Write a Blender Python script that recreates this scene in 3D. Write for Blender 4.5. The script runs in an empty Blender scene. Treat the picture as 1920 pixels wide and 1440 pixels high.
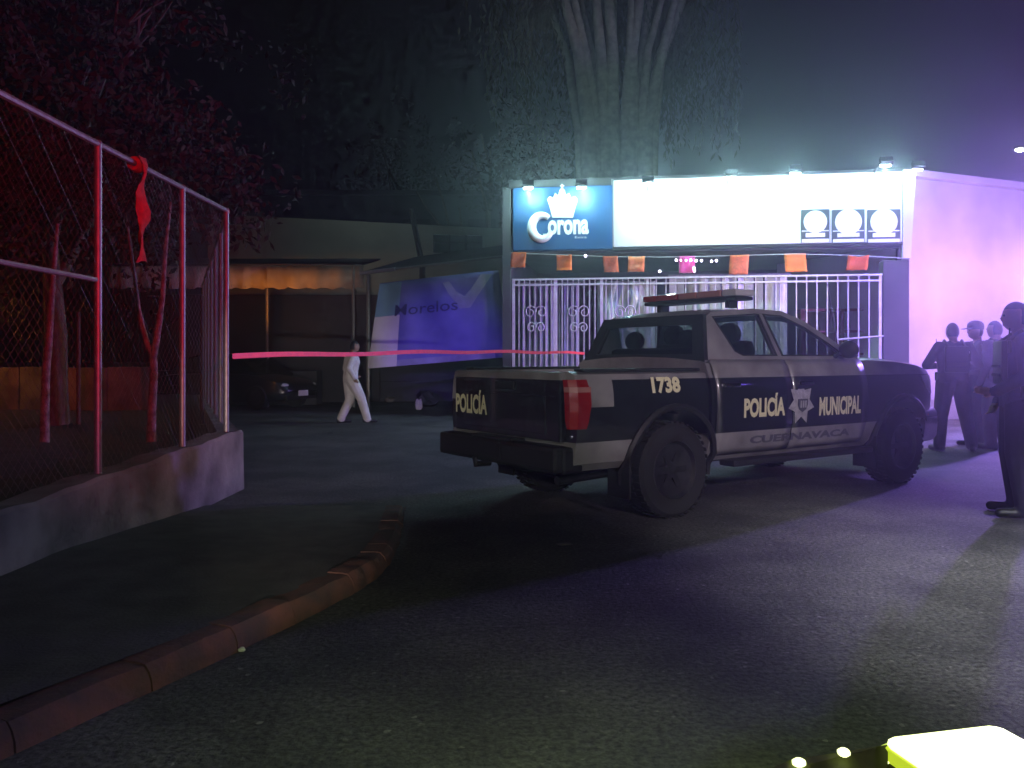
import bpy, bmesh, math, random
from mathutils import Vector, Matrix
R = math.radians
random.seed(7)
scene = bpy.context.scene
COL = scene.collection

# ------------------------------------------------------------------ camera
CAM_H, FOC, HOR = 1.30, 1550.0, 672.0          # height (m), focal length (px of 1920), horizon row
cam_d = bpy.data.cameras.new('camera'); cam = bpy.data.objects.new('camera', cam_d); COL.objects.link(cam)
cam_d.sensor_width = 36.0; cam_d.lens = 36.0 * FOC / 1920.0
cam_d.shift_y = -(720.0 - HOR) / 1920.0
cam_d.clip_start = 0.05; cam_d.clip_end = 2000
cam.location = (0, 0, CAM_H); cam.rotation_euler = (R(90), 0, 0)
scene.camera = cam

# ------------------------------------------------------------------ world, moon, exposure
world = bpy.data.worlds.new('World'); scene.world = world; world.use_nodes = True
wn = world.node_tree.nodes; wl = world.node_tree.links
sky = wn.new('ShaderNodeTexSky'); sky.sky_type = 'NISHITA'; sky.sun_disc = False
sky.sun_elevation = R(-4.0); sky.sun_rotation = R(200)
wl.new(sky.outputs[0], wn['Background'].inputs[0]); wn['Background'].inputs[1].default_value = 0.003
sd = bpy.data.lights.new('moon', 'SUN'); sd.energy = 0.004; sd.angle = R(0.5); sd.color = (1.0, 0.95, 0.88)
so = bpy.data.objects.new('moon', sd); COL.objects.link(so); so.rotation_euler = (R(50), 0, R(200))
scene.view_settings.view_transform = 'Standard'; scene.view_settings.look = 'None'
scene.view_settings.exposure = 0.0; scene.view_settings.gamma = 1.0; scene.view_settings.use_curve_mapping = False
cy = scene.cycles
cy.use_denoising = True; cy.max_bounces = 5; cy.diffuse_bounces = 1; cy.glossy_bounces = 2; cy.light_sampling_threshold = .03
cy.transmission_bounces = 4; cy.transparent_max_bounces = 12; cy.volume_bounces = 0
cy.use_adaptive_sampling = True; cy.adaptive_threshold = .03; cy.adaptive_min_samples = 16
cy.sample_clamp_indirect = 3.0; cy.caustics_reflective = False; cy.caustics_refractive = False

def at(px, py, d):
    return Vector(((px - 960.0) / FOC * d, d, CAM_H + (HOR - py) / FOC * d))
def ground(px, py, z=0.0):
    d = (CAM_H - z) * FOC / (py - HOR); return Vector(((px - 960.0) / FOC * d, d, z))

def aim(o, target):
    v = Vector(target) - o.location; o.rotation_euler = v.to_track_quat('-Z', 'Y').to_euler()
def spot(name, loc, target, energy, color, size=60, blend=0.6, radius=0.05, parent=None):
    l = bpy.data.lights.new(name, 'SPOT'); l.energy = energy; l.color = color; l.spot_size = R(size); l.spot_blend = blend
    l.shadow_soft_size = radius
    o = bpy.data.objects.new(name, l); COL.objects.link(o); o.location = loc; aim(o, target); return o
def point(name, loc, energy, color, radius=0.06):
    l = bpy.data.lights.new(name, 'POINT'); l.energy = energy; l.color = color; l.shadow_soft_size = radius
    o = bpy.data.objects.new(name, l); COL.objects.link(o); o.location = loc; return o

# off-frame beacons and street lamps without built fixtures, plus added fill lamps
BLUE = (0.13, 0.06, 1.0); RED = (1.0, 0.02, 0.06); PINK = (1.0, 0.14, 0.55)
point('patrol_beacon_blue', (8.9, 13.4, 2.7), 2100, (0.32, 0.20, 1.0), .10)
point('patrol_beacon_red', (10.2, 15.2, 2.6), 330, (1.0, 0.46, 0.72), .10)
point('near_blue_fill', (5.5, 6.9, 1.7), 12, (0.20, 0.11, 1.0), .10)  # added fill that tints the nearest officer and the road blue
spot('beacon_sweep_red', (3.2, -2.6, 2.0), (-3.0, 6.9, 2.7), 2300, RED, 30, .9)
spot('beacon_sweep_violet', (-.7, -3.0, 2.2), (-1.55, 18.5, 1.5), 10500, (0.18, 0.04, 1.0), 9, .9)
spot('beacon_sweep_blue', (3.3, -2.6, 2.0), (-3.0, 4.5, .4), 420, (0.42, 0.28, 1.0), 17, .9)
spot('beacon_gate_violet', (7.9, 12.6, 2.2), (.4, 18.4, 2.0), 2600, (0.36, 0.10, 1.0), 19, .9)
spot('shop_front_fill', (7.4, 12.3, 1.2), (3.6, 17.7, 3.0), 1500, (1.0, 0.80, 0.66), 62, .8)  # added warm fill for the paper flags and gate bars, no vehicle here
spot('street_light_behind', (5.5, -4.5, 6.5), (3.7, 3.3, 0), 15000, (0.92, 0.94, 1.0), 27, 1.0, .12)
spot('truck_side_fill', (4.2, -6.0, 4.4), (1.9, 8.0, .95), 3100, (1.0, 0.80, 0.92), 17, .8, .10)  # added mauve fill that lifts the dark side of the pickup
spot('street_light_amber', (-3.0, -9.0, 6.0), (-1.5, 4.0, 0), 85, (1.0, 0.60, 0.25), 50, 1.0, .12)
spot('white_figure_fill', (.25, -3.4, .85), (-3.5, 17.5, .9), 4200, (1.0, 0.88, 0.86), 14, .9)  # added narrow fill to brighten the figure in white overalls
point('rear_yard_lamp', (3.2, 22.0, 4.7), 330, (1.0, 0.86, 0.42), .12)
spot('upper_wall_fill', (-4.2, 22.8, 6.6), (-4.6, 26.5, 4.3), 40, (0.80, 1.0, 0.86), 125, 1.0, .10)  # added greenish fill for the pale upper wall, no fixture
spot('tailgate_fill', (-2.6, -7.0, 3.6), (.15, 7.2, .85), 1500, (1.0, .93, .80), 8.5, .8, .08)  # added tight fill on the tailgate lettering

# ------------------------------------------------------------------ materials
MATS = {}
def mat(name, color, rough=0.6, metal=0.0, noise=0.0, nscale=8.0, bump=0.0, bscale=40.0, coat=0.0, emit=None, estr=0.0, color2=None, detail=4.0, spec=None):
    if name in MATS: return MATS[name]
    m = bpy.data.materials.new(name); m.use_nodes = True; nt = m.node_tree; n = nt.nodes; L = nt.links
    b = n['Principled BSDF']; b.inputs['Roughness'].default_value = rough; b.inputs['Metallic'].default_value = metal
    b.inputs['Coat Weight'].default_value = coat; b.inputs['Coat Roughness'].default_value = 0.06
    if spec is not None: b.inputs['Specular IOR Level'].default_value = spec
    tc = n.new('ShaderNodeTexCoord')
    if noise > 0 or color2:
        t = n.new('ShaderNodeTexNoise'); t.inputs['Scale'].default_value = nscale; t.inputs['Detail'].default_value = detail
        L.new(tc.outputs['Object'], t.inputs['Vector'])
        r = n.new('ShaderNodeValToRGB'); L.new(t.outputs['Fac'], r.inputs['Fac'])
        c2 = color2 or tuple(c * (1 - noise) for c in color)
        r.color_ramp.elements[0].position = .32; r.color_ramp.elements[0].color = (*c2, 1)
        r.color_ramp.elements[1].position = .68; r.color_ramp.elements[1].color = (*color, 1)
        L.new(r.outputs['Color'], b.inputs['Base Color'])
    else:
        b.inputs['Base Color'].default_value = (*color, 1)
    if bump > 0:
        t2 = n.new('ShaderNodeTexNoise'); t2.inputs['Scale'].default_value = bscale; t2.inputs['Detail'].default_value = 5
        L.new(tc.outputs['Object'], t2.inputs['Vector'])
        bp = n.new('ShaderNodeBump'); bp.inputs['Strength'].default_value = bump; bp.inputs['Distance'].default_value = 0.01
        L.new(t2.outputs['Fac'], bp.inputs['Height']); L.new(bp.outputs['Normal'], b.inputs['Normal'])
    if emit:
        b.inputs['Emission Color'].default_value = (*emit, 1); b.inputs['Emission Strength'].default_value = estr
    MATS[name] = m; return m

def asphalt_mat():
    m = bpy.data.materials.new('asphalt'); m.use_nodes = True; n = m.node_tree.nodes; L = m.node_tree.links
    b = n['Principled BSDF']; tc = n.new('ShaderNodeTexCoord')
    big = n.new('ShaderNodeTexNoise'); big.inputs['Scale'].default_value = .45; big.inputs['Detail'].default_value = 6
    fine = n.new('ShaderNodeTexVoronoi'); fine.inputs['Scale'].default_value = 60
    mid = n.new('ShaderNodeTexNoise'); mid.inputs['Scale'].default_value = 38; mid.inputs['Detail'].default_value = 6; mid.inputs['Roughness'].default_value = .7
    for t in (big, fine, mid): L.new(tc.outputs['Object'], t.inputs['Vector'])
    r1 = n.new('ShaderNodeValToRGB'); L.new(big.outputs['Fac'], r1.inputs['Fac'])
    r1.color_ramp.elements[0].position = .3; r1.color_ramp.elements[0].color = (.05, .05, .052, 1)
    r1.color_ramp.elements[1].position = .72; r1.color_ramp.elements[1].color = (.10, .098, .094, 1)
    r2 = n.new('ShaderNodeValToRGB'); L.new(mid.outputs['Fac'], r2.inputs['Fac'])
    r2.color_ramp.elements[0].position = .35; r2.color_ramp.elements[0].color = (.25, .25, .25, 1)
    r2.color_ramp.elements[1].position = .68; r2.color_ramp.elements[1].color = (2.1, 2.05, 1.95, 1)
    mx = n.new('ShaderNodeMixRGB'); mx.blend_type = 'MULTIPLY'; mx.inputs[0].default_value = 1
    L.new(r1.outputs[0], mx.inputs[1]); L.new(r2.outputs[0], mx.inputs[2])
    r3 = n.new('ShaderNodeValToRGB'); L.new(fine.outputs['Color'], r3.inputs['Fac'])
    r3.color_ramp.elements[0].position = .90; r3.color_ramp.elements[0].color = (0, 0, 0, 1)
    r3.color_ramp.elements[1].position = .97; r3.color_ramp.elements[1].color = (.16, .155, .14, 1)
    ad = n.new('ShaderNodeMixRGB'); ad.blend_type = 'ADD'; ad.inputs[0].default_value = 1
    L.new(mx.outputs[0], ad.inputs[1]); L.new(r3.outputs[0], ad.inputs[2]); L.new(ad.outputs[0], b.inputs['Base Color'])
    wob = n.new('ShaderNodeTexNoise'); wob.inputs['Scale'].default_value = 1.6; wob.inputs['Detail'].default_value = 5; L.new(tc.outputs['Object'], wob.inputs['Vector'])
    wv = n.new('ShaderNodeMixRGB'); wv.blend_type = 'ADD'; wv.inputs[0].default_value = .45; L.new(tc.outputs['Object'], wv.inputs[1]); L.new(wob.outputs['Color'], wv.inputs[2])
    ck = n.new('ShaderNodeTexVoronoi'); ck.feature = 'DISTANCE_TO_EDGE'; ck.inputs['Scale'].default_value = .42; L.new(wv.outputs[0], ck.inputs['Vector'])
    cr2 = n.new('ShaderNodeValToRGB'); L.new(ck.outputs['Distance'], cr2.inputs[0]); cr2.color_ramp.elements[0].position = .004; cr2.color_ramp.elements[0].color = (.8, .8, .8, 1); cr2.color_ramp.elements[1].position = .009; cr2.color_ramp.elements[1].color = (1, 1, 1, 1)
    pt = n.new('ShaderNodeTexNoise'); pt.inputs['Scale'].default_value = .9; pt.inputs['Detail'].default_value = 8; pt.inputs['Roughness'].default_value = .65; L.new(tc.outputs['Object'], pt.inputs['Vector'])
    pr = n.new('ShaderNodeValToRGB'); L.new(pt.outputs['Fac'], pr.inputs[0]); pr.color_ramp.elements[0].position = .40; pr.color_ramp.elements[0].color = (.62, .62, .62, 1); pr.color_ramp.elements[1].position = .58; pr.color_ramp.elements[1].color = (1.15, 1.15, 1.15, 1)
    m2 = n.new('ShaderNodeMixRGB'); m2.blend_type = 'MULTIPLY'; m2.inputs[0].default_value = 1; L.new(ad.outputs[0], m2.inputs[1]); L.new(cr2.outputs[0], m2.inputs[2])
    m3 = n.new('ShaderNodeMixRGB'); m3.blend_type = 'MULTIPLY'; m3.inputs[0].default_value = 1; L.new(m2.outputs[0], m3.inputs[1]); L.new(pr.outputs[0], m3.inputs[2]); L.new(m3.outputs[0], b.inputs['Base Color'])
    b.inputs['Roughness'].default_value = .82
    bp = n.new('ShaderNodeBump'); bp.inputs['Strength'].default_value = .8; bp.inputs['Distance'].default_value = .012
    L.new(mid.outputs['Fac'], bp.inputs['Height']); L.new(bp.outputs[0], b.inputs['Normal'])
    MATS['asphalt'] = m; return m

def glass_mat(name, tint=(.75, .8, .8), trans=0.8):
    m = bpy.data.materials.new(name); m.use_nodes = True; n = m.node_tree.nodes; L = m.node_tree.links
    n.remove(n['Principled BSDF'])
    t = n.new('ShaderNodeBsdfTransparent'); t.inputs[0].default_value = (*[c * trans for c in tint], 1)
    g = n.new('ShaderNodeBsdfGlossy'); g.inputs['Roughness'].default_value = .03; g.inputs[0].default_value = (.9, .9, .9, 1)
    lw_ = n.new('ShaderNodeLayerWeight'); pw = n.new('ShaderNodeMath'); pw.operation = 'POWER'; pw.inputs[1].default_value = 5; L.new(lw_.outputs['Facing'], pw.inputs[0])
    f = n.new('ShaderNodeMath'); f.operation = 'MULTIPLY_ADD'; f.inputs[1].default_value = .7; f.inputs[2].default_value = .04; L.new(pw.outputs[0], f.inputs[0])
    mx = n.new('ShaderNodeMixShader'); L.new(f.outputs[0], mx.inputs[0]); L.new(t.outputs[0], mx.inputs[1]); L.new(g.outputs[0], mx.inputs[2])
    L.new(mx.outputs[0], n['Material Output'].inputs[0]); MATS[name] = m; return m

def livery_mat():
    """white patrol paint with a black band and faded lower rear corner, laid out in the truck's own metres"""
    m = bpy.data.materials.new('patrol_paint'); m.use_nodes = True; n = m.node_tree.nodes; L = m.node_tree.links
    b = n['Principled BSDF']; tc = n.new('ShaderNodeTexCoord'); sp = n.new('ShaderNodeSeparateXYZ'); L.new(tc.outputs['Object'], sp.inputs[0])
    def cmp(op, a, v):
        k = n.new('ShaderNodeMath'); k.operation = op; L.new(a, k.inputs[0])
        if isinstance(v, (int, float)): k.inputs[1].default_value = v
        else: L.new(v, k.inputs[1])
        return k.outputs[0]
    band = cmp('MULTIPLY', cmp('GREATER_THAN', sp.outputs[2], .665), cmp('LESS_THAN', sp.outputs[2], 1.135))
    tail = cmp('MULTIPLY', cmp('LESS_THAN', sp.outputs[0], -.66), cmp('GREATER_THAN', sp.outputs[2], .93))
    gate = cmp('LESS_THAN', sp.outputs[0], -1.025)
    tail = cmp('MULTIPLY', tail, cmp('SUBTRACT', cmp('ADD', cmp('MULTIPLY', gate, 0.0), 1.0), gate))
    msk = cmp('MULTIPLY', band, cmp('SUBTRACT', cmp('ADD', cmp('MULTIPLY', tail, 0.0), 1.0), tail))
    dn = n.new('ShaderNodeTexNoise'); dn.inputs['Scale'].default_value = 3.5; dn.inputs['Detail'].default_value = 7; L.new(tc.outputs['Object'], dn.inputs['Vector'])
    rp = n.new('ShaderNodeValToRGB'); L.new(dn.outputs['Fac'], rp.inputs[0])
    rp.color_ramp.elements[0].position = .3; rp.color_ramp.elements[0].color = (.18, .175, .18, 1)
    rp.color_ramp.elements[1].position = .7; rp.color_ramp.elements[1].color = (.34, .335, .34, 1)
    mx = n.new('ShaderNodeMixRGB'); L.new(msk, mx.inputs[0]); L.new(rp.outputs[0], mx.inputs[1]); mx.inputs[2].default_value = (.010, .011, .014, 1)
    L.new(mx.outputs[0], b.inputs['Base Color'])
    b.inputs['Roughness'].default_value = .38; b.inputs['Coat Weight'].default_value = .8; b.inputs['Coat Roughness'].default_value = .07
    MATS['patrol_paint'] = m; return m

asphalt_mat(); livery_mat()
glass_mat('car_glass', (.8, .86, .86), .82); glass_mat('dark_glass', (.5, .55, .55), .35)
M = dict(
    concrete=mat('concrete', (.30, .28, .26), .95, color2=(.11, .10, .095), nscale=2.6, detail=9, bump=.5, bscale=30),
    kerb=mat('kerb_concrete', (.15, .055, .036), .95, color2=(.06, .036, .03), nscale=7, bump=.6, bscale=35),
    pave=mat('pavement_concrete', (.085, .08, .075), .92, noise=.5, nscale=5, bump=.6, bscale=60),
    soil=mat('soil', (.055, .045, .035), .95, noise=.6, nscale=6, bump=1, bscale=25),
    plaster=mat('cream_plaster', (.60, .58, .57), .9, noise=.30, nscale=.8, detail=9, bump=.25, bscale=50),
    plaster_grey=mat('grey_plaster', (.38, .40, .36), .92, noise=.3, nscale=.9, bump=.3, bscale=40),
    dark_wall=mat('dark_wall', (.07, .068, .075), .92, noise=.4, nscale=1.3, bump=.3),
    roof=mat('roof_sheet', (.06, .058, .06), .8, noise=.4, nscale=2),
    steel=mat('galvanised_steel', (.34, .34, .33), .5, .6, noise=.25, nscale=20),
    gate=mat('white_gate_paint', (.66, .66, .68), .5, noise=.15, nscale=15),
    wire=mat('chain_wire', (.20, .19, .19), .6, .5),
    black=mat('black_plastic', (.018, .018, .02), .55, noise=.3, nscale=30, bump=.15, bscale=120),
    rubber=mat('tyre_rubber', (.017, .017, .018), .85, bump=.3, bscale=90),
    rim=mat('wheel_steel', (.07, .07, .075), .45, .7, noise=.4, nscale=12),
    seat=mat('seat_cloth', (.03, .03, .035), .95),
    navy=mat('navy_sign_print', (.006, .075, .21), .5, noise=.1, nscale=4),
    white=mat('white_sign_print', (.80, .80, .80), .5, noise=.04, nscale=2),
    letter=mat('reflective_vinyl', (.90, .88, .55), .45, noise=.08, nscale=40),
    letter_dim=mat('grey_vinyl', (.10, .10, .13), .5),
    silver=mat('silver_vinyl', (.60, .60, .60), .4, .2, noise=.3, nscale=25),
    redlens=mat('red_lens', (.34, .012, .015), .12, coat=1),
    pinklens=mat('pink_lens', (.50, .22, .20), .15, coat=1),
    clearlens=mat('clear_lens', (.62, .62, .64), .1, coat=1),
    bluelens=mat('blue_lens', (.03, .05, .45), .12, coat=1),
    amber=mat('amber_lens', (.8, .25, .02), .15, coat=1),
    chrome=mat('chrome', (.75, .75, .76), .12, 1.0),
    orange=mat('orange_paper', (.85, .22, .03), .85, noise=.25, nscale=25),
    salmon=mat('salmon_paper', (.86, .25, .09), .85, noise=.3, nscale=25),
    pink=mat('pink_paper', (.85, .12, .42), .85, noise=.2, nscale=25),
    tape=mat('red_tape', (.85, .05, .06), .45, noise=.2, nscale=14),
    redcloth=mat('red_cloth', (.62, .015, .02), .9, noise=.4, nscale=20, bump=.4),
    bark=mat('bark', (.16, .12, .09), .95, noise=.5, nscale=9, bump=1, bscale=22),
    barkpale=mat('pale_bark', (.30, .26, .17), .95, noise=.5, nscale=6, bump=1, bscale=18),
    limed=mat('limewashed_bark', (.42, .34, .29), .95, color2=(.10, .08, .07), nscale=14, detail=8, bump=1, bscale=35),
    leaf=mat('dark_leaf', (.060, .05, .036), .9, spec=.1, noise=.5, nscale=3),
    leafpale=mat('pale_leaf', (.09, .10, .045), .9, spec=.1, noise=.5, nscale=2),
    uniform=mat('dark_uniform', (.020, .022, .038), .9, noise=.3, nscale=14, bump=.4, bscale=30),
    uniform2=mat('blue_uniform', (.035, .038, .07), .9, noise=.3, nscale=14, bump=.4, bscale=30),
    skin=mat('skin', (.30, .17, .11), .6, noise=.12, nscale=20),
    hair=mat('black_hair', (.012, .010, .010), .7),
    boots=mat('black_boots', (.012, .012, .013), .5),
    overall=mat('white_overall', (.74, .71, .69), .9, noise=.22, nscale=7, bump=1.0, bscale=11),
    patch=mat('reflective_patch', (.85, .85, .80), .4),
    car=mat('dark_car_paint', (.016, .017, .022), .3, coat=1, noise=.2, nscale=4),
    tarp=mat('pale_tarp', (.62, .55, .45), .9, noise=.35, nscale=2.5, bump=.3, bscale=12),
    plastic=mat('clear_strip_plastic', (.55, .60, .58), .3, noise=.25, nscale=5),
    violet=mat('violet_lit_cloth', (.42, .38, .58), .95, noise=.35, nscale=4),  # violet beacon light is put into this cloth colour
    paper=mat('white_litter', (.75, .74, .70), .85, noise=.2, nscale=20),
    reddish=mat('maroon_panel', (.22, .05, .06), .8, noise=.4, nscale=4),
    lamp=mat('lit_lamp_lens', (.9, .95, .95), .4, emit=(.70, 1.0, .98), estr=60),
    bulb=mat('lit_bulb', (.9, .9, .95), .4, emit=(.85, .75, 1.0), estr=14),
    streetbulb=mat('lit_street_lamp', (.9, .9, .95), .4, emit=(.85, .9, 1.0), estr=45),
    flood=mat('lit_flood_lens', (.95, .95, .7), .4, emit=(.90, 1.0, .42), estr=2.4),
    limefringe=mat('lime_fringe_glow', (.6, .7, .05), .4, emit=(.55, .70, .03), estr=.9),  # glow fringe of the lens as an emissive colour
    limeshell=mat('lime_housing', (.10, .12, .02), .6, noise=.4, nscale=30),
    dial=mat('badge_print', (.05, .07, .06), .6),
)

# ------------------------------------------------------------------ mesh helpers
class MB:
    def __init__(s): s.v = []; s.f = []; s.m = []; s.cur = 0
    def add(s, vs, fs):
        o = len(s.v); s.v += [tuple(p) for p in vs]; s.f += [tuple(i + o for i in f) for f in fs]; s.m += [s.cur] * len(fs); return s
    def box(s, c, d, rot=None):
        x, y, z = d[0] / 2, d[1] / 2, d[2] / 2
        vs = [Vector((a * x, b * y, e * z)) for a in (-1, 1) for b in (-1, 1) for e in (-1, 1)]
        if rot: vs = [rot @ p for p in vs]
        vs = [p + Vector(c) for p in vs]
        return s.add(vs, [(0, 1, 3, 2), (4, 6, 7, 5), (0, 4, 5, 1), (2, 3, 7, 6), (0, 2, 6, 4), (1, 5, 7, 3)])
    def rbox(s, c, d, b=.02, rot=None):
        """box with chamfered edges"""
        bm = bmesh.new(); bmesh.ops.create_cube(bm, size=1)
        for v in bm.verts: v.co = Vector((v.co.x * d[0], v.co.y * d[1], v.co.z * d[2]))
        bmesh.ops.bevel(bm, geom=bm.edges[:], offset=b, segments=2, affect='EDGES', profile=.6)
        bm.verts.index_update()
        vs = [(rot @ v.co if rot else v.co) + Vector(c) for v in bm.verts]
        fs = [tuple(v.index for v in f.verts) for f in bm.faces]; bm.free(); return s.add(vs, fs)
    def tube(s, pts, rad, n=8, cap=True):
        pts = [Vector(p) for p in pts]
        if not isinstance(rad, (list, tuple)): rad = [rad] * len(pts)
        vs = []; fs = []; pu = None
        for i, p in enumerate(pts):
            t = (pts[min(i + 1, len(pts) - 1)] - pts[max(i - 1, 0)]).normalized()
            if pu is None: u = t.orthogonal().normalized()
            else:
                u = pu - t * pu.dot(t); u = u.normalized() if u.length > 1e-5 else t.orthogonal().normalized()
            pu = u; w = t.cross(u)
            for k in range(n):
                a = 2 * math.pi * k / n; vs.append(p + (u * math.cos(a) + w * math.sin(a)) * rad[i])
        for i in range(len(pts) - 1):
            for k in range(n):
                fs.append((i * n + k, i * n + (k + 1) % n, (i + 1) * n + (k + 1) % n, (i + 1) * n + k))
        if cap: fs.append(tuple(range(n - 1, -1, -1))); fs.append(tuple((len(pts) - 1) * n + k for k in range(n)))
        return s.add(vs, fs)
    def loft(s, rings, cap=True):
        n = len(rings[0]); vs = [p for r in rings for p in r]; fs = []
        for i in range(len(rings) - 1):
            for k in range(n): fs.append((i * n + k, i * n + (k + 1) % n, (i + 1) * n + (k + 1) % n, (i + 1) * n + k))
        if cap: fs.append(tuple(range(n - 1, -1, -1))); fs.append(tuple((len(rings) - 1) * n + k for k in range(n)))
        return s.add(vs, fs)
    def lathe(s, prof, n=28, axis='Y', c=(0, 0, 0), closed=True):
        """prof: (radius, axial) pairs"""
        vs = []; fs = []; c = Vector(c)
        for r, h in prof:
            for k in range(n):
                a = 2 * math.pi * k / n; p = {'Y': (r * math.cos(a), h, r * math.sin(a)), 'Z': (r * math.cos(a), r * math.sin(a), h), 'X': (h, r * math.cos(a), r * math.sin(a))}[axis]
                vs.append(c + Vector(p))
        m = len(prof); rng = range(m) if closed else range(m - 1)
        for i in rng:
            j = (i + 1) % m
            for k in range(n): fs.append((i * n + k, i * n + (k + 1) % n, j * n + (k + 1) % n, j * n + k))
        return s.add(vs, fs)
    def ball(s, c, r, n=10, mrings=7):
        r = r if isinstance(r, (tuple, list)) else (r, r, r); c = Vector(c); vs = []; fs = []
        for i in range(mrings + 1):
            th = math.pi * i / mrings
            for k in range(n):
                a = 2 * math.pi * k / n
                vs.append(c + Vector((r[0] * math.sin(th) * math.cos(a), r[1] * math.sin(th) * math.sin(a), r[2] * math.cos(th))))
        for i in range(mrings):
            for k in range(n): fs.append((i * n + k, (i + 1) * n + k, (i + 1) * n + (k + 1) % n, i * n + (k + 1) % n))
        return s.add(vs, fs)
    def build(s, name, mats, parent=None, smooth=False):
        me = bpy.data.meshes.new(name); me.from_pydata(s.v, [], s.f)
        return finish(name, me, mats, parent, smooth, s.m)

def finish(name, me, mats, parent=None, smooth=False, midx=None, fix=True):
    if not isinstance(mats, (list, tuple)): mats = [mats]
    for m in mats: me.materials.append(m)
    if midx and len(mats) > 1:
        for p, i in zip(me.polygons, midx): p.material_index = i
    if fix:
        bm = bmesh.new(); bm.from_mesh(me); bmesh.ops.recalc_face_normals(bm, faces=bm.faces[:]); bm.to_mesh(me); bm.free()
    if smooth:
        for p in me.polygons: p.use_smooth = True
        try: me.set_sharp_from_angle(angle=R(smooth if smooth is not True else 40))
        except Exception: pass
    o = bpy.data.objects.new(name, me); COL.objects.link(o); o.parent = parent; return o

def thing(name, label, cat, loc=(0, 0, 0), rz=0.0, group=None):
    o = bpy.data.objects.new(name, None); o.empty_display_size = .1; COL.objects.link(o)
    o.location = loc; o.rotation_euler = (0, 0, rz); return tag(o, label, cat, group)
def tag(o, label, cat, group=None):
    o['label'] = label; o['category'] = cat
    if group: o['group'] = group
    return o
def struct(o): o['kind'] = 'structure'; return o
def stuff(o): o['kind'] = 'stuff'; return o
def share(o, parent, loc=(0, 0, 0), rot=(0, 0, 0), scale=(1, 1, 1)):
    c = o.copy(); COL.objects.link(c); c.parent = parent; c.location = loc; c.rotation_euler = rot; c.scale = scale; return c

def baked(o, mods):
    """apply a list of (type, settings) modifiers through the depsgraph"""
    for t, kw in mods:
        md = o.modifiers.new(t, t)
        for k, v in kw.items(): setattr(md, k, v)
    dg = bpy.context.evaluated_depsgraph_get(); dg.update()
    me = bpy.data.meshes.new_from_object(o.evaluated_get(dg)); o.modifiers.clear(); o.data = me; return o

def cut(o, cutters):
    dg = None
    for c in cutters:
        md = o.modifiers.new('b', 'BOOLEAN'); md.operation = 'DIFFERENCE'; md.object = c; md.solver = 'EXACT'
    dg = bpy.context.evaluated_depsgraph_get(); dg.update()
    me = bpy.data.meshes.new_from_object(o.evaluated_get(dg)); o.modifiers.clear(); o.data = me
    for c in cutters: bpy.data.objects.remove(c)
    return o

def text2d(s, w=None, h=None, bold=0.0, xs=1.0):
    """outline of a word as 2-D triangles, left-bottom at the origin, scaled to w x h"""
    cu = bpy.data.curves.new('t', 'FONT'); cu.body = s; cu.size = 1; cu.offset = bold; cu.resolution_u = 3
    o = bpy.data.objects.new('t', cu); COL.objects.link(o)
    dg = bpy.context.evaluated_depsgraph_get(); dg.update()
    me = bpy.data.meshes.new_from_object(o.evaluated_get(dg))
    me.calc_loop_triangles(); vs = [(v.co.x, v.co.y) for v in me.vertices]; fs = [tuple(t.vertices) for t in me.loop_triangles]
    bpy.data.objects.remove(o); bpy.data.curves.remove(cu); bpy.data.meshes.remove(me)
    x0 = min(v[0] for v in vs); x1 = max(v[0] for v in vs); y0 = min(v[1] for v in vs); y1 = max(v[1] for v in vs)
    sx = (w or 1) / (x1 - x0); sy = (h / (y1 - y0)) if h else sx
    return [((a - x0) * sx, (b - y0) * sy) for a, b in vs], fs
def placed_text(name, t2, fn, m, parent):
    vs, fs = t2; me = bpy.data.meshes.new(name); me.from_pydata([fn(a, b) for a, b in vs], [], fs)
    return finish(name, me, m, parent, fix=False)

def holed(name, outer, holes, fn, thick, m, parent):
    """flat frame with openings: polygons in 2-D mapped to 3-D by fn(a, b, t)"""
    bm = bmesh.new(); es = []
    for poly in [outer] + holes:
        vs = [bm.verts.new((a, b, 0)) for a, b in poly]
        for i in range(len(vs)): es.append(bm.edges.new((vs[i], vs[(i + 1) % len(vs)])))
    bmesh.ops.triangle_fill(bm, edges=es, use_beauty=True, use_dissolve=False)
    def inside(q, poly):
        r = False; n_ = len(poly)
        for i in range(n_):
            (x1, y1), (x2, y2) = poly[i], poly[(i + 1) % n_]
            if (y1 > q[1]) != (y2 > q[1]) and q[0] < (x2 - x1) * (q[1] - y1) / (y2 - y1) + x1: r = not r
        return r
    bad = [f for f in bm.faces if any(inside(f.calc_center_median().xy, h) for h in holes)]
    bmesh.ops.delete(bm, geom=bad, context='FACES_ONLY')
    bm.verts.index_update(); V = [(v.co.x, v.co.y) for v in bm.verts]; Fc = [tuple(v.index for v in f.verts) for f in bm.faces]
    bd = [(e.verts[0].index, e.verts[1].index) for e in bm.edges if len(e.link_faces) == 1]; bm.free()
    n = len(V); vs = [fn(a, b, 0) for a, b in V] + [fn(a, b, thick) for a, b in V]
    fs = Fc + [tuple(i + n for i in reversed(f)) for f in Fc] + [(i, j, j + n, i + n) for i, j in bd]
    me = bpy.data.meshes.new(name); me.from_pydata(vs, [], fs); return finish(name, me, m, parent)
def pane(name, poly, fn, thick, m, parent):
    n = len(poly); vs = [fn(a, b, 0) for a, b in poly] + [fn(a, b, thick) for a, b in poly]
    fs = [tuple(range(n)), tuple(range(2 * n - 1, n - 1, -1))] + [(i, (i + 1) % n, (i + 1) % n + n, i + n) for i in range(n)]
    me = bpy.data.meshes.new(name); me.from_pydata(vs, [], fs); return finish(name, me, m, parent)

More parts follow.
